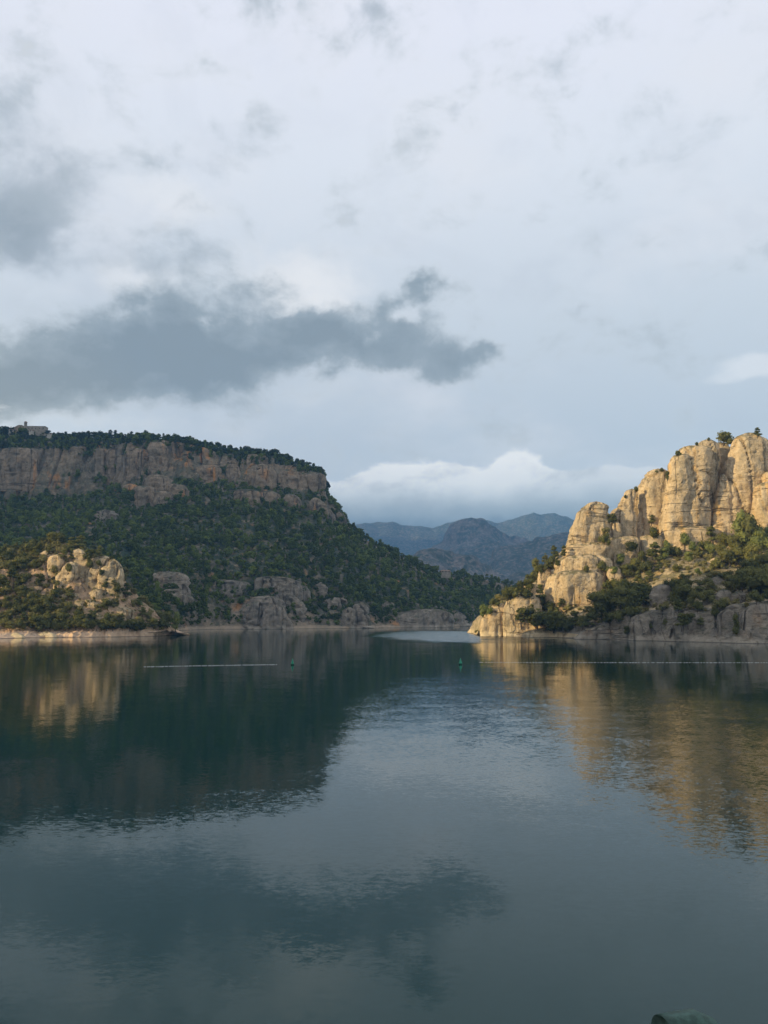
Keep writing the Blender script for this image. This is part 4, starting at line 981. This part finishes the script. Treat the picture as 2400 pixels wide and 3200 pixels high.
# village on the mesa
M_STONE = flat_mat('stone_wall', (.30, .26, .21), .25, .9, .5); M_ROOF = flat_mat('clay_tiles', (.26, .17, .12), .25, .9, .8)
M_PLAST = flat_mat('pale_plaster', (.48, .44, .38), .12, .9, .5); M_DARKW = flat_mat('window_dark', (.03, .03, .035), .2, .4, 1)
def vpt(px, py, Y): return Vector(at(px, py, Y))
def building(px, py, Y, wpx, hpx, name, label, roofh=.25, rz=.1, depth=9, wins=3, wall=M_STONE, cat='building'):
    p = vpt(px, py, Y); w = wpx*Y/F; h = hpx*Y/F
    e = empty(name, p, label, cat, rz=rz)
    m = MB(); m.box((0, 0, h/2-3), (w, depth, h+6)); m.build('wall', wall, e)
    m = MB(); m.hip((0, 0, h+.02), (w+1, depth+1), max(1.2, h*roofh), ridge_=.75); m.build('roof', M_ROOF, e)
    for i in range(wins):
        x = -w/2+w*(i+.5)/wins; m = MB(); m.box((x, -depth/2-.01, h*.55), (.9, .12, 1.3)); m.build('window', M_DARKW, e)
    return e
YV = 968
p = vpt(79, 1346, YV)
e = empty('bell_tower', p, 'square stone bell tower with small pyramid roof on the mesa top', 'tower', rz=.3)
m = MB(); m.box((0, 0, 2.5), (3.1, 3.1, 15)); m.build('wall', M_STONE, e)
m = MB(); m.box((0, 0, 10.15), (3.5, 3.5, .3)); m.build('cornice', M_STONE, e)
m = MB(); m.hip((0, 0, 10.3), (3.7, 3.7), 1.5, ridge_=.02); m.build('roof', M_ROOF, e)
for s_ in (-1, 1):
    m = MB(); m.box((s_*.7, -1.56, 8.2), (.7, .1, 1.7)); m.build('window', M_DARKW, e)
building(116, 1350, YV+2, 58, 16, 'long_building', 'long low stone building right of the bell tower on the mesa top', .15, .05, 10, 5)
building(36, 1350, YV-3, 13, 6, 'house', 'small pale stone house left of the bell tower', .3, .2, 6, 2, M_PLAST, 'house')
building(99, 1350, YV-8, 9, 4, 'house', 'tiny pale house in front of the long building on the mesa', .3, -.2, 5, 1, M_PLAST, 'house')
building(156, 1360, YV-6, 14, 5, 'house', 'small pale house at the right end of the village on the mesa', .3, .1, 6, 2, M_PLAST, 'house')
tag(rock([(1328, 58, 74), (1333, 52, 80), (1345, 46, 84), (1356, 44, 88)], YV+4, M_MESA, seed=77, foot=6, crack=.3), kind='structure')
for px_, py_, h_, kd, lb, w_ in [(34, 1350, 20, 'cypress', 'slim dark cypress left of the bell tower', 1.2), (70, 1356, 26, 'shrub', 'green bushy tree in front of the bell tower', 1.1), (148, 1360, 17, 'oak', 'round tree against the right end of the long stone building', 1.2),
                             (12, 1350, 20, 'oak', 'round dark tree at the far left of the mesa top', 1.2), (60, 1360, 16, 'shrub', 'low bush at the left foot of the bell tower rock', 1.2)]:
    q = vpt(px_, py_, YV-9); tree(q, h_*YV/F, kd, L_FOREST if 'green' in lb else L_RIM, lb, None, w_)
# farmhouse above the far bank
building(1391, 1789, 905, 30, 4, 'farmhouse', 'small stone farmhouse with brown roof among trees on the low ridge', .9, .15, 8, 3, M_STONE, 'house')

# ------------------------------------------------------------------ water
mw, tw, bw, ow = newmat('lake_water')
gw = tw.new('ShaderNodeNewGeometry'); P = gw.outputs['Position']; X_, Y_, Z_ = tw.xyz(P)[:3]
def wn(sx, sy, scale, det, rough=.6, dist=0): return tw.v('SUBTRACT', tw.noise(tw.v('MULTIPLY', P, (sx, sy, 1)), scale, det, rough, dist, col=True), (.5, .5, .5))
micro = tw.v('SCALE', wn(.7, 1, 15, 2, .6)); micro.node.inputs['Scale'].default_value = .75
slope = tw.v('ADD', tw.v('SCALE', wn(.6, 1, 4.2, 3, .6, .4)), tw.v('SCALE', wn(.8, 1, .33, 2, .5)))
slope.node.inputs[0].links[0].from_node.inputs['Scale'].default_value = 1.0
slope.node.inputs[1].links[0].from_node.inputs['Scale'].default_value = .35
pn = tw.noise(tw.v('MULTIPLY', P, (.6, 1, 1)), .013, 4, .55, .6)
pn2 = tw.noise(tw.v('MULTIPLY', P, (.5, 1, 1)), .07, 4, .6, .8)
# breeze patches on the lake: world positions
def patch(cx, cy, rx, ry, w): 
    q = tw.v('MULTIPLY_ADD', tw.v('ADD', P, tw.v('MULTIPLY', wn(1, 1, .03, 3), (30, 60, 0))), (1/rx, 1/ry, 0), (-cx/rx, -cy/ry, 0)); return tw.mr(tw.v('LENGTH', q), 1.15, .55, 0, w)
am_ = tw.m('MULTIPLY_ADD', tw.mr(pn, .38, .64), .032, .030)
am_ = tw.m('ADD', am_, tw.m('MULTIPLY', tw.mr(pn2, .45, .68), .022))
am_ = tw.m('ADD', am_, patch(22, 92, 34, 56, .042))     # ruffled middle
am_ = tw.m('ADD', am_, patch(34, 52, 20, 36, .035))
am_ = tw.m('ADD', am_, patch(32, 66, 27, 52, .085))
far = patch(36, 445, 46, 140, .50)                       # glittering strip off the point
am_ = tw.m('ADD', am_, far)
sx_ = tw.v('MULTIPLY', tw.v('ADD', slope, micro), tw.comb(am_, am_, 0))
nrm = tw.v('NORMALIZE', tw.v('ADD', sx_, tw.comb(0, tw.m('MULTIPLY', far, -.19), 1)))
tw.l.new(nrm, bw.inputs['Normal'])
bw.inputs['Base Color'].default_value = (.0, .027, .025, 1); bw.inputs['Roughness'].default_value = .05
bw.inputs['Specular Tint'].default_value = (.50, .98, .98, 1); bw.inputs['IOR'].default_value = 1.31; bw.inputs['Specular IOR Level'].default_value = .5
wv = mesh_obj('water', [(-2500, -40, 0), (2500, -40, 0), (2500, 1400, 0), (-2500, 1400, 0)], [(0, 1, 2, 3)], mw, smooth=False)
tag(wv, kind='structure')

# ------------------------------------------------------------------ buoys and float lines
M_GREEN = flat_mat('green_buoy_paint', (.03, .30, .17), .15, .45, 3); M_DKGREEN = flat_mat('wet_green_hull', (.008, .06, .035), .3, .35, 3)
M_TRIM = flat_mat('faded_green_edge', (.16, .42, .30), .15, .5, 4); M_WHITE = flat_mat('white_float', (.6, .6, .58), .15, .5, 6); M_ROPE = flat_mat('rope', (.35, .34, .30), .2, .9, 6)
def wl(px, py): r = ray(px, py); k = -H/r[2]; return Vector((r[0]*k, r[1]*k, 0))
def buoy(px, py, label, rz):
    p = wl(px, py); e = empty('buoy', p, label, 'buoy', 'green cone buoys', rz)
    m = MB(); m.lathe((0, 0, 0), [(0, -.5), (.40, -.4), (.46, 0), (.46, .28), (.40, .36), (.0, .36)]); m.build('float', M_DKGREEN, e, True)
    m = MB(); b = 0; n_ = 4
    rad, hh_ = .46, 1.45
    for k in range(n_): a = math.pi/4+k*math.pi/2; m.v.append((rad*math.cos(a), rad*math.sin(a), .362))
    m.v.append((0, 0, .362+hh_*.97)); m.f = [(k, (k+1) % 4, 4) for k in range(4)]+[(3, 2, 1, 0)]
    m.build('cone', M_GREEN, e)
    m = MB()
    for k in range(4):
        a = math.pi/4+k*math.pi/2; p0 = Vector((rad*1.03*math.cos(a), rad*1.03*math.sin(a), .34)); p1 = Vector((0, 0, .36+hh_)); b = len(m.v)
        for q, r_ in ((p0, .055), (p1, .03)):
            for j in range(5): aa = j*1.2566; m.v.append((q.x+r_*math.cos(aa), q.y+r_*math.sin(aa), q.z))
        for j in range(5): m.f.append((b+j, b+(j+1) % 5, b+5+(j+1) % 5, b+5+j))
    m.build('edge_rail', M_TRIM, e)
    e.scale = (.78, .78, .74)
    return e
buoy(914, 2078, 'left green cone buoy floating at the end of the short float line', .1)
buoy(1439, 2077, 'right green cone buoy floating alone near the middle of the lake', .35)
def float_line(p0, p1, nfl, label, sag, seed):
    a, b = wl(*p0), wl(*p1); r = random.Random(seed); e = empty('float_line', a, label, 'float line')
    dv = b-a; L = dv.length; nr = Vector((-dv.y, dv.x, 0)).normalized()
    pt = lambda f: dv*f+nr*(sag*math.sin(f*math.pi)+.12*math.sin(f*37))
    m = MB()
    for i in range(nfl*2):
        q0, q1 = pt(i/(nfl*2)), pt((i+1)/(nfl*2)); d = q1-q0; m.box(((q0.x+q1.x)/2, (q0.y+q1.y)/2, .01), (d.length*1.02, .012, .012), math.atan2(d.y, d.x))
    m.build('rope', M_ROPE, e)
    for i in range(nfl):
        f = (i+.5+r.uniform(-.25, .25))/nfl; q = pt(f); q2 = pt(min(1, f+.002)); an = math.atan2(q2.y-q.y, q2.x-q.x)
        m = MB(); n_ = 8; ln = r.uniform(.13, .22)
        for x_, rr_ in ((-ln, .01), (-ln*.85, .045), (0, .055), (ln*.85, .045), (ln, .01)):
            for k in range(n_): t = k*math.pi*2/n_; m.v.append((x_*math.cos(an)-rr_*math.cos(t)*math.sin(an)+q.x, x_*math.sin(an)+rr_*math.cos(t)*math.cos(an)+q.y, .03+rr_*math.sin(t)))
        for i_ in range(4):
            for k in range(n_): m.f.append((i_*n_+k, i_*n_+(k+1) % n_, (i_+1)*n_+(k+1) % n_, (i_+1)*n_+k))
        m.build('float', M_WHITE, e)
float_line((450, 2084), (866, 2077), 62, 'short string of small white floats left of the green buoy', .3, 1)
float_line((1495, 2070), (2420, 2071), 100, 'long string of small white floats running off to the right bank', -.3, 2)

# ------------------------------------------------------------------ dam crest under the camera and its green railing
M_CONC = flat_mat('concrete', (.33, .32, .30), .2, .9, 1.5)
m = MB(); m.box((0, -2.0, -.3), (160, 6.8, 17.4)); tag(m.build('dam', M_CONC), kind='structure')
M_RAIL = flat_mat('green_rail_paint', (.05, .095, .08), .35, .5, 60)
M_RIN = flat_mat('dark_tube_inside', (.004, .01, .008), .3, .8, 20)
q = Vector(at(2142, 3238, 1.75))
e = empty('railing', (q.x, q.y, 8.4), 'green painted metal tube end of the dam railing in the bottom right corner', 'railing')
zc = q.z-8.4
def tube_path(pts, rad, n_=28, caps=(False, False)):
    m = MB(); pts = [Vector(p_) for p_ in pts]
    for i, p_ in enumerate(pts):
        d = (pts[min(i+1, len(pts)-1)]-pts[max(i-1, 0)]).normalized(); s1 = d.cross(Vector((0, 0, 1))); s1 = s1.normalized() if s1.length > .1 else Vector((1, 0, 0)); s2 = s1.cross(d)
        rr_ = rad[i] if isinstance(rad, (list, tuple)) else rad
        for k in range(n_): a = 2*math.pi*k/n_; v_ = p_+s1*rr_*math.cos(a)+s2*rr_*math.sin(a); m.v.append(tuple(v_))
    for i in range(len(pts)-1):
        for k in range(n_): m.f.append((i*n_+k, i*n_+(k+1) % n_, (i+1)*n_+(k+1) % n_, (i+1)*n_+k))
    return m
r0 = .043
m = tube_path([(-.043, -.012, zc-.001), (-.046, -.013, zc), (-.02, -.005, zc+.001), (.02, .003, zc+.003), (.035, .006, zc-.004), (.05, .009, zc-.022), (.058, .011, zc-.05), (.06, .012, zc-.12)], [r0*.9, r0, r0, r0, r0*.98, r0*.97, r0*.95, r0*.95])
m.build('handrail', M_RAIL, e, True)
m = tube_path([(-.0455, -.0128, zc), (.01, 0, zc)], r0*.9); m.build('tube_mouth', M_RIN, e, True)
m = tube_path([(.06, .012, zc-.1), (.06, .012, 0)], .03); m.build('post', M_RAIL, e, True)
# ------------------------------------------------------------------ haze
hm = bpy.data.materials.new('haze'); hm.use_nodes = True; th = NT(hm.node_tree); th.n.clear()
ho = th.new('ShaderNodeOutputMaterial'); pv = th.new('ShaderNodeVolumePrincipled'); th.l.new(pv.outputs[0], ho.inputs['Volume'])
pv.inputs['Color'].default_value = (.25, .58, 1.0, 1); pv.inputs['Density'].default_value = HDEN; pv.inputs['Anisotropy'].default_value = 0
m = MB(); m.box((1220, 3070, (HTOP-10)/2), (3960, 7260, HTOP+10)); hz = m.build('haze', hm); tag(hz, kind='stuff')
